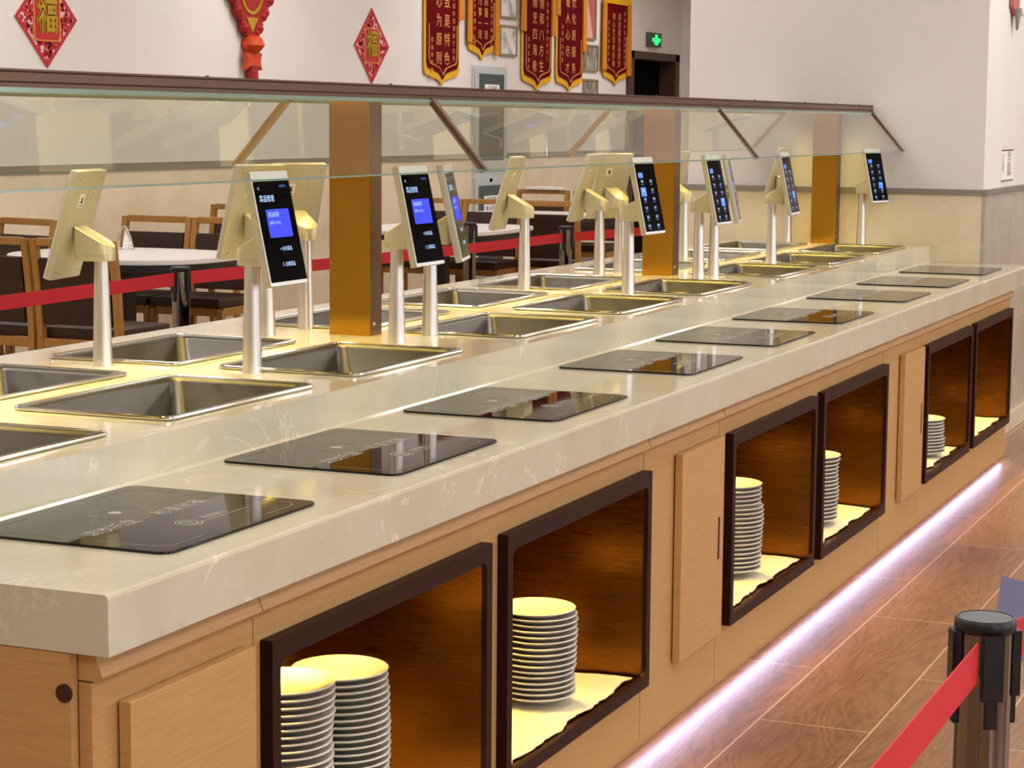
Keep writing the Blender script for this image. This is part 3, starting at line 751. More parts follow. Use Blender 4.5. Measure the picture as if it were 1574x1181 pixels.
# ================================================================== TERMINALS
def terminal(label, menu, TILT=.21, sticker=True):
    t = thing('weighing_terminal', label, 'screen terminal', (0, 0, DZ), 0, 'screen terminals on poles along the deck')
    bm = B(); lathe(bm, [(0, 0), (.0215, 0), (.0213, .004), (.0185, .10), (.0150, .232), (0, .232)], n=36, cap=False); obj('pole', bm, M['pole'], t, smooth=True, local=True)
    # mounting block, rounded at the pole end
    bm = B(); w_ = .031
    plan = [(.048, -w_), (.048, w_)]+[(-.004+w_*math.cos(a)*.85, w_*math.sin(a)) for a in [PI/2+k*PI/10 for k in range(11)]]
    topz = lambda x: .262+(x+.026)/.074*.042
    lo = [bm.verts.new((x, y, .229)) for x, y in plan]; hi = [bm.verts.new((x, y, topz(x))) for x, y in plan]
    n = len(plan); bm.faces.new(lo); bm.faces.new(hi[::-1])
    for i in range(n): bm.faces.new((lo[i], hi[i], hi[(i+1) % n], lo[(i+1) % n]))
    bmesh.ops.recalc_face_normals(bm, faces=bm.faces); bmesh.ops.bevel(bm, geom=list(bm.edges), offset=.0012, segments=1, affect='EDGES')
    blk = obj('mounting_block', bm, M['champ'], t, smooth=True, local=True)
    bm = B()
    for a, b in zip(plan[1:-1], plan[2:]):
        pass
    ring(bm, [(x*1.02, y*1.02) for x, y in plan], [(x*.99, y*.99) for x, y in plan], 'z', .241, .2418); obj('block_joint', bm, M['champ_side'], blk, local=True)
    # head, authored upright around its centre then tilted
    c = Vector((.058, 0, .308)); R_ = Matrix.Rotation(-TILT, 4, 'Y')
    def place(bm):
        bm.transform(Matrix.Translation(c) @ R_); return bm
    w2, h2 = .079, .122
    bm = B(); box(bm, -.009, .007, -w2, w2, -h2, h2, .003); body = obj('head_casing', place(bm), M['champ'], t, local=True, smooth=True)
    bm = B(); box(bm, .0069, .0092, -w2+.001, w2-.001, -h2+.001, h2-.001, .001); obj('front_bezel', place(bm), M['whitebar'], t, local=True)
    bm = B(); box(bm, .0090, .0100, -w2+.004, w2-.002, -h2+.009, h2-.022); sc = obj('screen', place(bm), M['screen'], t, local=True)
    X = .0102
    bm = B(); box(bm, -.0098, -.0090, .01, .036, .04, .07); st = obj('rear_sticker', place(bm), M['paper'], t, local=True)
    bm = B(); prism(bm, [(.015, .050), (.031, .050), (.027, .056), (.029, .066), (.023, .060), (.017, .066), (.019, .056)], 'x', -.0100, -.0099); box(bm, -.0100, -.0099, .013, .033, .0435, .0455); obj('sticker_mark', place(bm), M['black'], st, local=True)
    bm = B(); ring(bm, [(-.03, .058), (.0, .058), (.0, .088), (-.03, .088)], [(-.029, .059), (-.001, .059), (-.001, .087), (-.029, .087)], 'x', -.0095, -.0090); obj('service_hatch', place(bm), M['champ_side'], body, local=True)
    for yy in (-.06, .06):
        for zz in (-.105, .105):
            bm = B(); box(bm, -.0096, -.0090, yy-.0015, yy+.0015, zz-.0015, zz+.0015); obj('casing_screw', place(bm), M['screw'], body, local=True)
    rt, up = (0, 1, 0), (0, 0, 1)
    if menu == 0:
        bm = B(); prism(bm, rrect(-.045, .052, -.020, .040, .003, 3), 'x', .0100, .0103); cd = obj('blue_card', place(bm), M['blue'], sc, local=True)
        bm = B(); text(bm, '菜品名称', .0115, (.0106, -.038, .028), rt, up, align='LEFT'); text(bm, '(单价 0.00元)', .0085, (.0106, -.038, .011), rt, up, align='LEFT'); obj('card_lettering', place(bm), M['bluetext'], sc, local=True)
        bm = B(); text(bm, '菜品管理', .0155, (X, -.061, .062), rt, up, align='LEFT'); text(bm, '<', .014, (X, -.062, .084), rt, up, align='LEFT'); obj('title_lettering', place(bm), M['bluetext'], sc, local=True)
        bm = B(); text(bm, '+ 补充菜品', .0105, (X, .012, -.045), rt, up); text(bm, '↻ 切换菜品', .0105, (X, .012, -.078), rt, up); obj('button_lettering', place(bm), M['bluetext'], sc, local=True)
        bm = B(); text(bm, '称重结算台', .006, (X, .045, .088), rt, up); obj('status_lettering', place(bm), M['bluedim'], sc, local=True)
    else:
        bm = B(); box(bm, .0100, .0103, -.060, -.026, .056, .072); obj('highlight_tab', place(bm), M['bluemid'], sc, local=True)
        q = (-.04, .012) if menu == 1 else (.025, -.045)
        bm = B(); prism(bm, rrect(q[0]-.02, q[0]+.02, q[1]-.014, q[1]+.014, .002, 2), 'x', .0100, .0103); obj('highlight_card', place(bm), M['bluemid'], sc, local=True)
        names = ['米饭', '青菜', '豆腐', '土豆', '鸡蛋', '牛肉', '冬瓜', '茄子', '番茄', '白菜', '鱼片', '面条']
        for c_ in (0, 1):
            bm = B()
            for r_ in range(6): text(bm, names[2*r_+c_], .010, (.0106, (-.04, .03)[c_], .044-r_*.028), rt, up)
            obj('menu_lettering', place(bm), M['bluetext'], sc, local=True)
        bm = B()
        for i in range(12):
            r_, c_ = divmod(i, 2); yy, zz = (-.04, .03)[c_], .036-r_*.028
            box(bm, .0100, .0104, yy-.01, yy+.01, zz-.002, zz)
        obj('menu_underline', place(bm), M['bluedim'], sc, local=True)
    return t
tA = terminal('screen terminal with a large blue card on its screen, front row, nearest the camera', 0)
tA.location = (-.735, 1.643, DZ)
tM = terminal('screen terminal showing a two-column menu, front row, just before the middle gold pillar', 1)
tM.location = (-.735, 3.993, DZ); tM.rotation_euler = (0, 0, -.06)
tM2 = terminal('screen terminal with a menu, front row, just beyond the middle gold pillar', 2)
tM2.location = (-.735, 4.705, DZ)
tR = terminal('screen terminal seen from behind, rear row, nearest the camera', 1, .29)
tR.location = (-1.09, 1.610, DZ); tR.rotation_euler = (0, 0, PI+.2)
FR = -.735; BR = -1.09
dup(tA, (FR, 2.34, DZ), 0, 'screen terminal with a blue card, front row, right beside the nearest gold pillar')
dup(tA, (FR, 2.530, DZ), .30, 'screen terminal turned away, front row, just beyond the nearest gold pillar')
dup(tM, (FR, 4.878, DZ), .25, 'screen terminal turned away, front row, beyond the middle gold pillar')
dup(tM2, (FR, 5.612, DZ), .07, 'screen terminal in the front row, halfway between the middle and last pillars')
dup(tM2, (FR, 7.06, DZ), -.22, 'screen terminal in the front row, standing by the far wall')
dup(tR, (BR, 2.331, DZ), PI-.3, 'screen terminal seen from behind, hidden behind the nearest front-row terminal')
dup(tR, (BR, 2.530, DZ), PI-.5, 'screen terminal seen from behind, rear row, just left of the nearest gold pillar')
dup(tR, (BR, 3.993, DZ), PI+.15, 'screen terminal seen from behind, rear row, between the first two pillars')
dup(tR, (BR, 4.676, DZ), PI+.12, 'screen terminal seen from behind, rear row, nearer of two by the middle pillar')
dup(tR, (BR, 4.878, DZ), PI-.5, 'screen terminal seen from behind, rear row, farther of two by the middle pillar')
dup(tR, (BR, 5.608, DZ), PI-.2, 'screen terminal seen from behind, rear row, just past the middle pillar')
dup(tR, (BR+.01, 7.075, DZ), PI, 'screen terminal in the rear row, by the last gold pillar')

# ================================================================== STANCHIONS
def post(label, x, y, h, rz):
    t = thing('stanchion_post', label, 'barrier post', (x, y, 0), rz, 'belt barrier posts')
    r = .031
    bm = B(); lathe(bm, [(0, 0), (.16, 0), (.16, .008), (.12, .016), (.035, .024), (0, .024)], n=48, cap=False); obj('base', bm, M['chrome'], t, smooth=True, local=True)
    bm = B(); lathe(bm, [(0, .022), (r, .022), (r, h-.012), (0, h-.012)], n=48, cap=False); obj('tube', bm, M['chrome'], t, smooth=True, local=True)
    bm = B(); lathe(bm, [(0, h-.016), (r+.001, h-.016), (r+.003, h-.012), (r+.003, h-.003), (r+.001, h), (r-.001, h), (r-.0015, h-.0012), (0, h-.0012)], n=48, cap=False); cp = obj('cap', bm, M['black'], t, smooth=True, local=True)
    bm = B(); lathe(bm, [(0, h-.0012), (r-.0025, h-.0012), (r-.0025, h-.0006), (0, h-.0006)], n=48, cap=False); obj('cap_disc', bm, M['capgrey'], cp, local=True)
    for k in range(4):
        bm = B(); a0 = k*PI/2; pts = []
        # slotted belt clip: curved body with a narrower tongue
        for (wd, z0, z1, rr) in ((.012, h-.088, h-.014, .0075), (.007, h-.120, h-.086, .0045)):
            prism(bm, [(-wd, z0), (wd, z0), (wd, z1), (-wd, z1)], 'x', r-.003, r+rr, .001)
        bmesh.ops.rotate(bm, verts=bm.verts, matrix=Matrix.Rotation(a0, 3, 'Z')); obj('belt_clip', bm, M['black'], t, local=True)
    return t
post('chrome barrier post with black cap, in the right foreground by the wood floor', 1.105, .074, .918, .45)
pA = post('chrome barrier post behind the counter, near the round white table', -2.4, 4.03, .95, -.2)
dup(pA, (-2.86, 7.51, 0), .6, 'chrome barrier post behind the counter, beside the second white table')
dup(pA, (-2.3, 7.42, 0), .1, 'chrome barrier post behind the counter, where the red belts meet')
dup(pA, (-2.46, .55, 0), .1, 'chrome barrier post behind the near end of the counter')
dup(pA, (-1.95, 9.3, 0), .1, 'chrome barrier post beyond the counter, past the middle gold pillar')
dup(pA, (1.09, -1.75, 0), .0, 'chrome barrier post beside the camera')
dup(pA, (1.62, 2.6, 0), .0, 'chrome barrier post in the aisle to the right')
def belt(label, p, q, sag, z0, z1, hgt=.045):
    bm = B(); n = 24; P, Q = Vector((*p, 0)), Vector((*q, 0)); d = (Q-P).normalized(); P += d*.043; Q -= d*.043; s = Vector((-d.y, d.x, 0))*.0008
    prev = None
    for k in range(n+1):
        u = k/n; c = P.lerp(Q, u); z = z0+(z1-z0)*u-sag*4*u*(1-u)
        cur = [bm.verts.new((c.x+e*s.x, c.y+e*s.y, z+hh)) for e, hh in ((1, 0), (1, hgt), (-1, hgt), (-1, 0))]
        if prev:
            for i in range(4): bm.faces.new((prev[i], cur[i], cur[(i+1) % 4], prev[(i+1) % 4]))
        else: bm.faces.new(cur)
        prev = cur
    bm.faces.new(prev); bmesh.ops.recalc_face_normals(bm, faces=bm.faces)
    tag(obj('barrier_belt', bm, M['belt'], smooth=True), label, 'barrier belt', 'red barrier belts')
belt('red barrier belt running from the right foreground post toward the camera', (1.105, .074), (1.09, -1.75), .0, .852, .835)
belt('red barrier belt leaving the right foreground post for the aisle', (1.105, .074), (1.62, 2.6), .0, .85, .85)
belt('red barrier belt behind the near end of the counter, in front of the brown chairs', (-2.46, .55), (-2.4, 4.03), .01, .880, .886)
belt('red barrier belt stretched behind the counter past the white tables', (-2.4, 4.03), (-2.3, 7.42), .005, .886, .872)
belt('short far red barrier belt seen past the middle gold pillar', (-2.3, 7.42), (-1.95, 9.3), .0, .872, .872)

# ================================================================== DINING FURNITURE
def chair_proto(label):
    t = thing('dining_chair', label, 'chair', (0, 0, 0), 0, 'oak and brown leather dining chairs')
    W = .215
    # local: seat toward +y, back at y = -.2
    for sx in (-1, 1):
        bm = B(); P = [(sx*W, -.24, 0), (sx*W, -.205, .25), (sx*W, -.20, .46), (sx*W, -.215, .68), (sx*W, -.25, .90)]
        x0, x1 = sx*W-.018, sx*W+.018
        prism(bm, [(p[1]-.018, p[2]) for p in P]+[(p[1]+.018, p[2]) for p in P[::-1]], 'x', x0, x1, .003); obj('rear_leg', bm, M['chairwood'], t, local=True)
        bm = B(); prism(bm, [(.185, 0), (.215, 0), (.222, .42), (.18, .42)], 'x', x0, x1, .003); obj('front_leg', bm, M['chairwood'], t, local=True)
        bm = B(); box(bm, x0+.006, x1-.006, -.19, .19, .385, .43, .003); obj('side_rail', bm, M['chairwood'], t, local=True)
    bm = B(); box(bm, -W+.018, W-.018, -.263, -.232, .868, .905, .004); obj('top_rail', bm, M['chairwood'], t, local=True)
    bm = B(); box(bm, -W+.018, W-.018, -.215, -.185, .385, .43, .003); obj('rear_rail', bm, M['chairwood'], t, local=True)
    bm = B(); box(bm, -W+.018, W-.018, .188, .212, .385, .43, .003); obj('front_rail', bm, M['chairwood'], t, local=True)
    bm = B()
    prism(bm, [(-.222, .50), (-.236, .70), (-.250, .80), (-.250, .812), (-.222, .812), (-.205, .70), (-.185, .50)], 'x', -W+.020, W-.020, .008); obj('back_pad', bm, M['leather'], t, local=True)
    bm = B(); box(bm, -W-.006, W+.006, -.185, .232, .43, .485, .016); obj('seat_pad', bm, M['leather'], t, local=True, smooth=True)
    return t
ch0 = chair_proto('oak chair with brown leather back, seen from behind, left of the near terminal')
def chair(x, y, rz, lab):
    global ch0
    if ch0 is not None and not ch0.get('used'):
        ch0['used'] = 1; ch0.location = (x, y, 0); ch0.rotation_euler = (0, 0, rz); ch0['label'] = lab; del ch0['used']; chair.first = True
    else: dup(ch0, (x, y, 0), rz, lab)
def put_chairs(L):
    for i, (x, y, rz, lab) in enumerate(L):
        if i == 0: ch0.location = (x, y, 0); ch0.rotation_euler = (0, 0, rz); ch0['label'] = lab
        else: dup(ch0, (x, y, 0), rz, lab)
put_chairs([
    (-4.16, 6.17, 0, 'oak chair with brown leather back, seen from behind, behind the near rear terminal'),
    (-4.64, 6.17, 0, 'oak chair with brown leather back, seen from behind, at the picture edge'),
    (-5.12, 7.90, PI, 'oak chair facing us across the round white table, left of the pair'),
    (-4.65, 7.90, PI, 'oak chair facing us across the round white table, right of the pair'),
    (-5.95+.35, 7.25, PI-.2, 'oak chair against the left wall behind the belt, only its top showing'),
    (-5.0, 11.40, PI, 'oak chair behind the second white table, left of the row'),
    (-4.53, 11.40, PI, 'oak chair behind the second white table, right of the row'),
    (-4.05, 11.75, 0, 'oak chair with a broad brown back turned to us, beside the rear terminal'),
    (-5.55, 9.6, PI, 'oak chair in front of the marble wall, showing between the terminals'),
    (-5.06, 13.65, PI, 'farthest oak chair by the marble wall, white papers piled on it'),
    (-4.56, 13.66, PI, 'farthest oak chair partly behind the rear terminals'),
])
def table(label, cx, cy, hx, hy, n=2.6):
    t = thing('dining_table', label, 'table', (cx, cy, 0), 0, 'white topped dining tables')
    pts = []
    for k in range(56):
        a = 2*PI*k/56; c, s = math.cos(a), math.sin(a)
        pts.append((hx*math.copysign(abs(c)**(2/n), c), hy*math.copysign(abs(s)**(2/n), s)))
    bm = B(); prism(bm, pts, 'z', .725, .75, .003); obj('tabletop', bm, M['tabletop'], t, local=True)
    bm = B(); prism(bm, [(x*.985, y*.985) for x, y in pts], 'z', .69, .7245); obj('under_frame', bm, M['tableleg'], t, local=True)
    bm = B(); box(bm, -.04, .04, -.04, .04, .02, .69); obj('column', bm, M['tableleg'], t, local=True)
    bm = B(); box(bm, -.32, .32, -.04, .04, 0, .02, .004); box(bm, -.04, .04, -.32, .32, 0.001, .021, .004); obj('foot', bm, M['tableleg'], t, local=True)
table('white table with rounded ends, nearest behind the counter, metal stand on it', -4.72, 7.20, .60, .50)
table('white table farther back, between the two nearest front-row terminals and the post', -4.45, 10.60, .52, .62, 4)
table('farthest white table, beyond the red belt by the wall', -4.78, 13.0, .50, .40, 4)
# folded metal holder on the near table
t = thing('napkin_holder', 'small folded metal stand on the near white table', 'napkin holder', (-4.92, 7.5, .75), .5)
t.scale = (1.3, 1.3, 1.1)
bm = B()
for sgn in (-1, 1):
    tube(bm, [(sgn*.035, -.025, .004), (sgn*.035, .025, .004), (sgn*.024, .025, .06), (sgn*.004, .02, .115), (sgn*.004, -.02, .115), (sgn*.024, -.025, .06), (sgn*.035, -.025, .004)], .003, 8)
obj('wire_sides', bm, M['rim'], t, local=True, smooth=True)
bm = B(); prism(bm, [(-.04, 0), (.04, 0), (.04, .004), (-.04, .004)], 'y', -.03, .03); obj('base_plate', bm, M['rim'], t, local=True)
bm = B(); prism(bm, [(-.008, .004), (.028, .004), (.012, .1), (.004, .1)], 'y', -.018, .018); obj('napkins', bm, M['paper'], t, local=True)
for k, (x, y, a, lab) in enumerate(((-4.98, 13.42, .2, 'white paper bundle lying on the farthest oak chair'), (-4.52, 10.35, .4, 'single white paper sheet lying on the middle white table'))):
    bm = B(); z = .487 if k == 0 else .751
    if k == 0: z = .905
    box(bm, -.15, .15, -.05, .05, 0, .02 if k == 0 else .002)
    o = obj('paper_bundle', bm, M['paper']); o.location = (x, y, z) if k else (-5.05, 13.90, .905); o.rotation_euler = (0, 0, a if k else 0); tag(o, lab if k else 'white paper bundle lying on top of the farthest oak chair back', 'paper')

# disinfection cabinet
t = thing('sterilising_cabinet', 'pale blue-grey two-door cabinet let into the left wall between two banners', 'sterilising cabinet', (-5.96, 14.82, 0))
cy0, cy1 = 14.46, 15.18
bm = B(); box(bm, -5.969, -5.945, cy0, cy1, .06, 1.94, .006); obj('casing', bm, M['cabwhite'], t)
bm = B(); box(bm, -5.965, -5.95, cy0+.05, cy1-.05, 0, .06); obj('foot', bm, M['black'], t)
for z0, z1, w0, w1, nm in ((1.03, 1.91, 1.12, 1.87, '上层'), (.10, .97, .18, .90, '下层')):
    bm = B(); box(bm, -5.944, -5.934, cy0+.012, cy1-.012, z0, z1, .003); d = obj('door', bm, M['cabwhite'], t)
    bm = B(); box(bm, -5.9335, -5.931, cy0+.09, cy1-.09, w0, w1); o = obj('window', bm, M['teal'], d, local=True); o.location = -world_loc(t)
    pz = w1-.09
    bm = B(); box(bm, -5.9305, -5.9295, 14.66, 14.98, pz-.17, pz); o = obj('notice', bm, M['paper'], d, local=True); o.location = -world_loc(t)
    bm = B(); text(bm, '卫生间', .07, (-5.9285, 14.82, pz-.05), (0, 1, 0), (0, 0, 1)) if False else text(bm, '已消毒', .07, (-5.9285, 14.82, pz-.05), (0, 1, 0), (0, 0, 1)); text(bm, '禁止打开', .062, (-5.9285, 14.82, pz-.125), (0, 1, 0), (0, 0, 1)); o = obj('notice_lettering', bm, M['black'], d, local=True); o.location = -world_loc(t)
bm = B(); box(bm, -5.944, -5.934, 14.79, 14.85, .93, .96); obj('lock', bm, M['black'], t)

# ================================================================== LEFT WALL DECORATION (faces +X, right is +Y)
WR, WU = (0, 1, 0), (0, 0, 1)
def diamond(cy, cz, hw, hh, label):
    x = WX+.002
    t = thing('fu_diamond', label, 'wall decoration', (x, cy, cz), 0, 'red diamond good luck hangings')
    bm = B(); prism(bm, [(cy-hw, cz), (cy, cz-hh), (cy+hw, cz), (cy, cz+hh)], 'x', x, x+.004); obj('backing', bm, M['pinkcut'], t)
    # cut-paper lattice
    bm = B(); k = .90
    ring(bm, [(cy-hw, cz), (cy, cz-hh), (cy+hw, cz), (cy, cz+hh)], [(cy-hw*k, cz), (cy, cz-hh*k), (cy+hw*k, cz), (cy, cz+hh*k)], 'x', x+.004, x+.008)
    rnd = random.Random(int(cy*10))
    n = 14
    for i in range(-n, n+1):
        for j in range(-n, n+1):
            yy, zz = cy+(i+rnd.uniform(-.3, .3))*hw/n, cz+(j+rnd.uniform(-.3, .3))*hh/n
            if abs(yy-cy)/hw+abs(zz-cz)/hh > .90 or (abs(yy-cy) < hw*.44 and abs(zz-cz) < hh*.46): continue
            quad = (yy > cy) != (zz > cz)
            if rnd.random() < (.82 if quad else .62):
                s1, s2 = rnd.uniform(.45, .85)*hw/n, rnd.uniform(.25, .6)*hh/n*1.2; a = rnd.uniform(0, PI); ca, sa = math.cos(a), math.sin(a)
                prism(bm, [(yy+ca*u*s1-sa*v*s2, zz+sa*u*s1+ca*v*s2) for u, v in ((-1, -1), (1, -1), (1, 1), (-1, 1))], 'x', x+.004, x+.0072)
    obj('cut_paper_lattice', bm, M['red'], t)
    bm = B(); prism(bm, rrect(cy-hw*.42, cy+hw*.42, cz-hh*.45, cz+hh*.45, .03, 4), 'x', x+.004, x+.009); obj('centre_panel', bm, M['red'], t)
    bm = B(); ring(bm, rrect(cy-hw*.43, cy+hw*.43, cz-hh*.46, cz+hh*.46, .03, 4), rrect(cy-hw*.40, cy+hw*.40, cz-hh*.435, cz+hh*.435, .028, 4), 'x', x+.009, x+.011); obj('gold_border', bm, M['goldline'], t)
    me = glyphs('福', 1.0); bm = B(); text(bm, '福', .58*hh*2*.62, (x+.0125, cy, cz), WR, WU)
    # thicken the strokes
    g = B(); g.from_mesh(bpy.data.meshes.new('e')); 
    cp = bm.copy()
    for dy, dz in ((.010, 0), (-.010, 0), (0, .010), (0, -.010)):
        q = cp.copy(); bmesh.ops.translate(q, verts=q.verts, vec=(.0002*dy/.01, dy, dz)); tmp = bpy.data.meshes.new('x'); q.to_mesh(tmp); q.free(); bm.from_mesh(tmp); bpy.data.meshes.remove(tmp)
    cp.free(); g.free()
    obj('gold_character', bm, M['goldfoil'], t)
diamond(8.29, 2.045, .31, .292, 'red diamond hanging with a gold character, left of the knot ornament')
diamond(12.55, 2.035, .30, .292, 'red diamond hanging with a gold character, between the knot ornament and the banners')

# knot ornament
t = thing('knot_ornament', 'red knotted good luck ornament with an orange knot and long tassel', 'wall decoration', (WX+.03, 10.64, 2.2))
ky = 10.63; x = WX+.02
bm = B()
# scalloped cord body: round beads along a tapering triangle with a filled centre
prism(bm, [(ky-.36, 2.42), (ky-.07, 2.03), (ky+.08, 2.03), (ky+.36, 2.42), (ky+.2, 2.62), (ky-.2, 2.62)], 'x', x, x+.03, .004)
obj('cloth_body', bm, M['knotred'], t)
for sg in (-1, 1):
    bm = B()
    for k in range(13):
        u = k/12
        yy, zz, r = ky+sg*(.075+.26*u), 2.06+.34*u, .032+.012*math.sin(k*1.7)
        q = B(); lathe(q, [(0, -r), (r*.7, -r*.7), (r, 0), (r*.7, r*.7), (0, r)], 0, 0, 10, False)
        bmesh.ops.translate(q, verts=q.verts, vec=(x+.02, yy, zz)); tmp = bpy.data.meshes.new('x'); q.to_mesh(tmp); q.free(); bm.from_mesh(tmp); bpy.data.meshes.remove(tmp)
    obj('cord_loops', bm, M['knotred'], t, smooth=True)
bm = B(); ring(bm, [(ky+.17*math.cos(a*PI/16), 2.40+.20*math.sin(a*PI/16)*1.1) for a in range(32)], [(ky+.15*math.cos(a*PI/16), 2.40+.18*math.sin(a*PI/16)*1.1) for a in range(32)], 'x', x+.03, x+.036); prism(bm, [(ky-.08, 2.16), (ky, 2.06), (ky+.08, 2.16)], 'x', x+.03, x+.036); obj('gold_medallion', bm, M['goldfoil'], t)
bm = B(); lathe(bm, [(0, 1.905), (.05, 1.92), (.09, 1.97), (.07, 2.02), (.05, 2.035), (0, 2.04)], 0, 0, 14, False)
prism(bm, [(-.11, 1.80), (-.05, 1.825), (.05, 1.825), (.11, 1.80), (.09, 1.86), (.11, 1.92), (-.11, 1.92), (-.09, 1.86)], 'x', -.02, .02, .004)
bmesh.ops.translate(bm, verts=bm.verts, vec=(x+.03, ky, 0)); obj('orange_knot', bm, M['knotorange'], t, smooth=True)
bm = B(); lathe(bm, [(0, 1.66), (.050, 1.66), (.045, 1.72), (.04, 1.82), (0, 1.83)], 0, 0, 16, False); bmesh.ops.translate(bm, verts=bm.verts, vec=(x+.03, ky, 0)); obj('tassel', bm, M['knotred'], t, smooth=True)

# banners
def banner(cy, hw, zb, zt, cols_, label, small=None, tas=(0, 0), size=.10, cap=False, step=None):
    x = WX+.012
    t = thing('silk_banner', label, 'banner', (x, cy, zb), 0, 'maroon and gold award banners')
    def outline(w_, z0, dip, top):
        return [(cy-w_, top), (cy-w_, z0+.10), (cy-w_*.92, z0+.055), (cy-w_*.55, z0+.035), (cy-w_*.2, z0+.012), (cy, z0-dip), (cy+w_*.2, z0+.012), (cy+w_*.55, z0+.035), (cy+w_*.92, z0+.055), (cy+w_, z0+.10), (cy+w_, top)]
    def cloth_(w_, z0, dip, top, xa, xb, m, nm, wav=0):
        bm = B(); prism(bm, outline(w_, z0, dip, top), 'x', xa, xb); return obj(nm, bm, m, t)
    cloth_(hw, zb+.03, .03, zt, x, x+.010, M['fringe'], 'gold_fringe')
    cloth_(hw*.90, zb+.085, .04, zt-.01, x+.010, x+.018, M['maroon'], 'maroon_field')
    # pale piping following the pointed hem
    p = outline(hw*.80, zb+.125, .04, zb+.50); bm = B()
    for a, b in zip(p, p[1:]):
        tube(bm, [(x+.020, a[0], a[1]), (x+.020, b[0], b[1])], .0045, 6)
    obj('hem_piping', bm, M['goldtext'], t)
    n = len(cols_)
    for i, s in enumerate(cols_):
        bm = B()
        yy = cy+(i-(n-1)/2)*hw*.46
        st = step or (zt-zb)/max(len(s), 1)*.95
        for j, c in enumerate(s):
            text(bm, c, size, (x+.0195, yy, zb+.215+st*(len(s)-1-j)), WR, WU)
        obj('gold_lettering', bm, M['goldtext'], t)
    if small:
        for (off, s, zs) in small:
            bm = B()
            for j, c in enumerate(s): text(bm, c, .045, (x+.0195, cy+off*hw, zs-j*.062), WR, WU)
            obj('small_lettering', bm, M['goldtext'], t)
    for sg, zb_ in zip((-1, 1), tas):
        if zb_:
            bm = B(); prism(bm, [(cy+sg*hw*.86, zb_), (cy+sg*hw*1.16, zb_+.01), (cy+sg*hw*1.12, zt), (cy+sg*hw*.86, zt)], 'x', x+.018, x+.034, .003); obj('side_tassel', bm, M['tassel'], t)
    if cap:
        bm = B(); box(bm, x, x+.03, cy-hw*1.05, cy+hw*1.15, zt-.02, zt+.05, .006); obj('top_rod', bm, M['fringe'], t)
banner(13.815, .345, 1.755, 2.95, ['用心为原则', '极致是特色'], 'maroon gold-fringed banner, leftmost, beginning the row after the diamond hanging', [(.62, '赠后勤服务管理餐厅全体', 2.60), (-.62, '感谢单位敬赠', 2.12)], (2.48, 2.30), .115, step=.155)
banner(14.635, .29, 1.985, 2.95, ['人民为事一流', '服务质量一流'], 'maroon gold-fringed banner, shorter, second from the left of the row', [(.64, '感谢食堂服务餐饮公司', 2.62), (-.62, '机关事务管理中心敬赠', 2.62)], (2.12, 2.03), .085, step=.095)
banner(15.895, .36, 1.745, 2.95, ['诚精烹四海肴', '谊情和八方生'], 'maroon gold-fringed banner, left one of the close pair in the middle', [(.62, '赠餐饮有限公司全体员工', 2.66), (-.62, '学院后勤处', 2.20)], (2.27, 2.25), .115, step=.145)
banner(16.715, .345, 1.75, 2.95, ['暖人心尽才', '优化质服务'], 'maroon gold-fringed banner, right one of the close pair in the middle', [(-.62, '某某学校食堂', 2.35)], (2.45, 2.13), .11, step=.155)
banner(17.98, .36, 1.83, 2.66, ['用心烹饪有好味', '高效服务品质优'], 'maroon gold-fringed banner with a top rod, rightmost, beside the dark door', [(.66, '赠餐饮服务有限公司', 2.55), (-.62, '机关后勤服务中心', 2.45)], (1.97, 1.93), .075, cap=True, step=.078)

def picture(y0, y1, z0, z1, m, label, m2=None):
    x = WX+.002
    t = thing('framed_picture', label, 'picture', (x, (y0+y1)/2, (z0+z1)/2), 0, 'framed pictures on the left wall')
    o_, i_ = [(y0, z0), (y1, z0), (y1, z1), (y0, z1)], [(y0+.018, z0+.018), (y1-.018, z0+.018), (y1-.018, z1-.018), (y0+.018, z1-.018)]
    bm = B(); ring(bm, o_, i_, 'x', x, x+.02); obj('frame', bm, M['brassframe'], t)
    bm = B(); prism(bm, i_, 'x', x, x+.010); obj('print', bm, m, t)
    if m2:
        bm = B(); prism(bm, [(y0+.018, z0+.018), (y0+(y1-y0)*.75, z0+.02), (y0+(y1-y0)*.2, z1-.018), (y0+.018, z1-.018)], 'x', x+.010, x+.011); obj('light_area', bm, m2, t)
picture(15.04, 15.43, 2.37, 2.80, M['photo1'], 'framed grey landscape print, upper, right of the second banner')
picture(15.04, 15.43, 2.04, 2.31, M['photo1'], 'framed grey landscape print, lower, right of the second banner')
picture(17.13, 17.43, 2.26, 2.70, M['pinkprint'], 'framed pink and red certificate left of the last banner', M['pinklight'])
picture(17.11, 17.50, 1.955, 2.215, M['photo2'], 'framed street photo under the pink certificate')
picture(17.11, 17.50, 1.66, 1.88, M['photo2'], 'lowest framed street photo, just above the canopy edge')

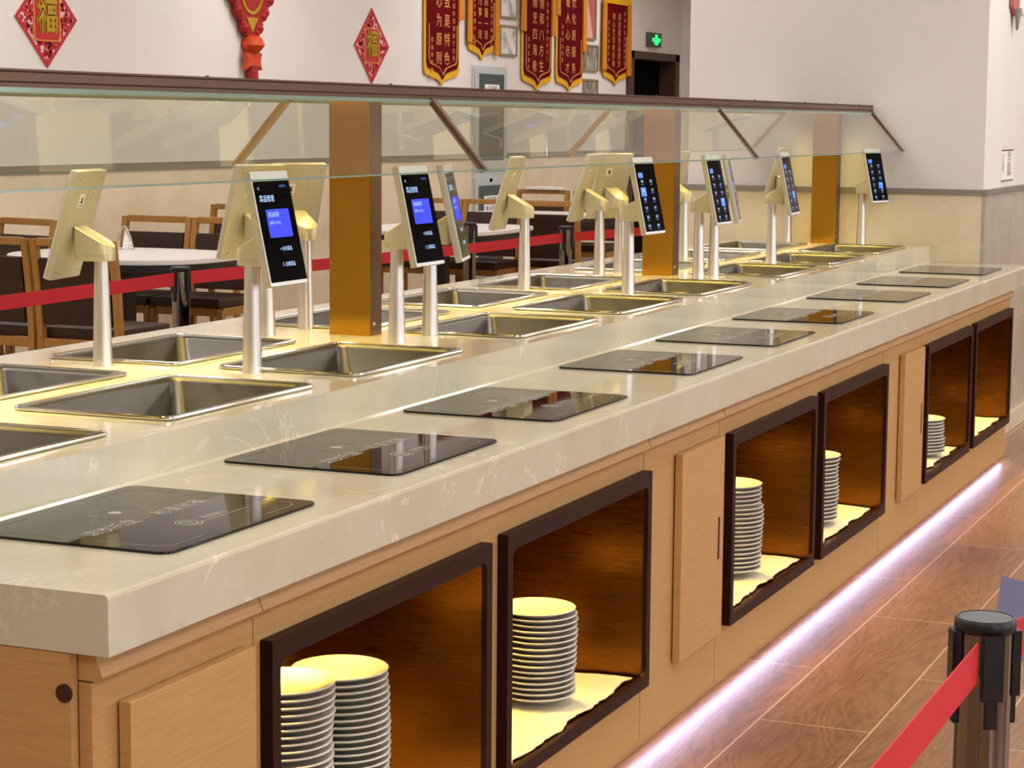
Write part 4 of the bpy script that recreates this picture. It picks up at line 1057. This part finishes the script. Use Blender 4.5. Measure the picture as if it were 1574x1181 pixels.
# exit sign
t = thing('exit_sign', 'small lit green sign with a bright figure, above the dark door', 'sign', (WX, 19.13, 2.33))
bm = B(); box(bm, WX, WX+.05, 18.95, 19.32, 2.255, 2.405, .004); obj('housing', bm, M['capgrey'], t)
bm = B(); box(bm, WX+.0502, WX+.053, 18.975, 19.30, 2.268, 2.392); obj('face', bm, M['signgreen'], t)
bm = B(); x0 = WX+.0532
box(bm, x0, x0+.002, 19.10, 19.18, 2.275, 2.385); box(bm, x0, x0+.002, 19.01, 19.27, 2.31, 2.35); prism(bm, [(19.06, 2.29), (19.14, 2.36), (19.22, 2.29)], 'x', x0, x0+.0022); obj('lit_symbol', bm, M['signlit'], t)

# notice and hanging on the far block's side
t = thing('wall_notice', 'small white printed notice on the white wall beyond the counter', 'notice', (FX1, 7.72, 1.28))
bm = B(); box(bm, FX1+.0003, FX1+.002, 7.57, 7.88, 1.205, 1.345); obj('sheet', bm, M['paper'], t)
bm = B(); box(bm, FX1+.002, FX1+.0032, 7.57, 7.88, 1.342, 1.348); box(bm, FX1+.002, FX1+.0032, 7.57, 7.88, 1.203, 1.208)
text(bm, '注\n意', .045, (FX1+.0025, 7.61, 1.285), WR, WU); text(bm, '安全\n提示', .05, (FX1+.0025, 7.77, 1.29), WR, WU); text(bm, '请排队取餐', .022, (FX1+.0025, 7.77, 1.235), WR, WU)
obj('lettering', bm, M['capgrey'], t)
t = thing('wall_pennant', 'red, white and grey hanging tip high on the far right wall', 'wall decoration', (FX1+.02, 7.75, 2.1))
bm = B(); prism(bm, [(7.58, 2.5), (7.62, 2.0), (7.70, 1.96), (7.82, 2.02), (7.80, 2.5)], 'x', FX1+.002, FX1+.02, .003); obj('red_cloth', bm, M['pinkprint'], t)
bm = B(); prism(bm, [(7.66, 1.99), (7.70, 1.895), (7.78, 2.0)], 'x', FX1+.02, FX1+.032, .002); obj('grey_tip', bm, M['trim'], t)
bm = B(); prism(bm, [(7.80, 2.5), (7.78, 2.0), (7.86, 1.965), (7.93, 1.98), (7.95, 2.05), (7.90, 2.5)], 'x', FX1+.002, FX1+.03, .003); obj('white_lobe', bm, M['paper'], t)

# floor sticker in the aisle
bm = B(); prism(bm, [(.36, 4.59), (.45, 3.98), (.565, 3.506), (.62, 3.50), (.95, 3.6), (.95, 4.3), (.442, 4.52)], 'z', .0003, .0012); tag(obj('floor_sticker', bm, M['floorblue']), 'dark blue sticker on the wood floor behind the foreground post', 'floor sticker')
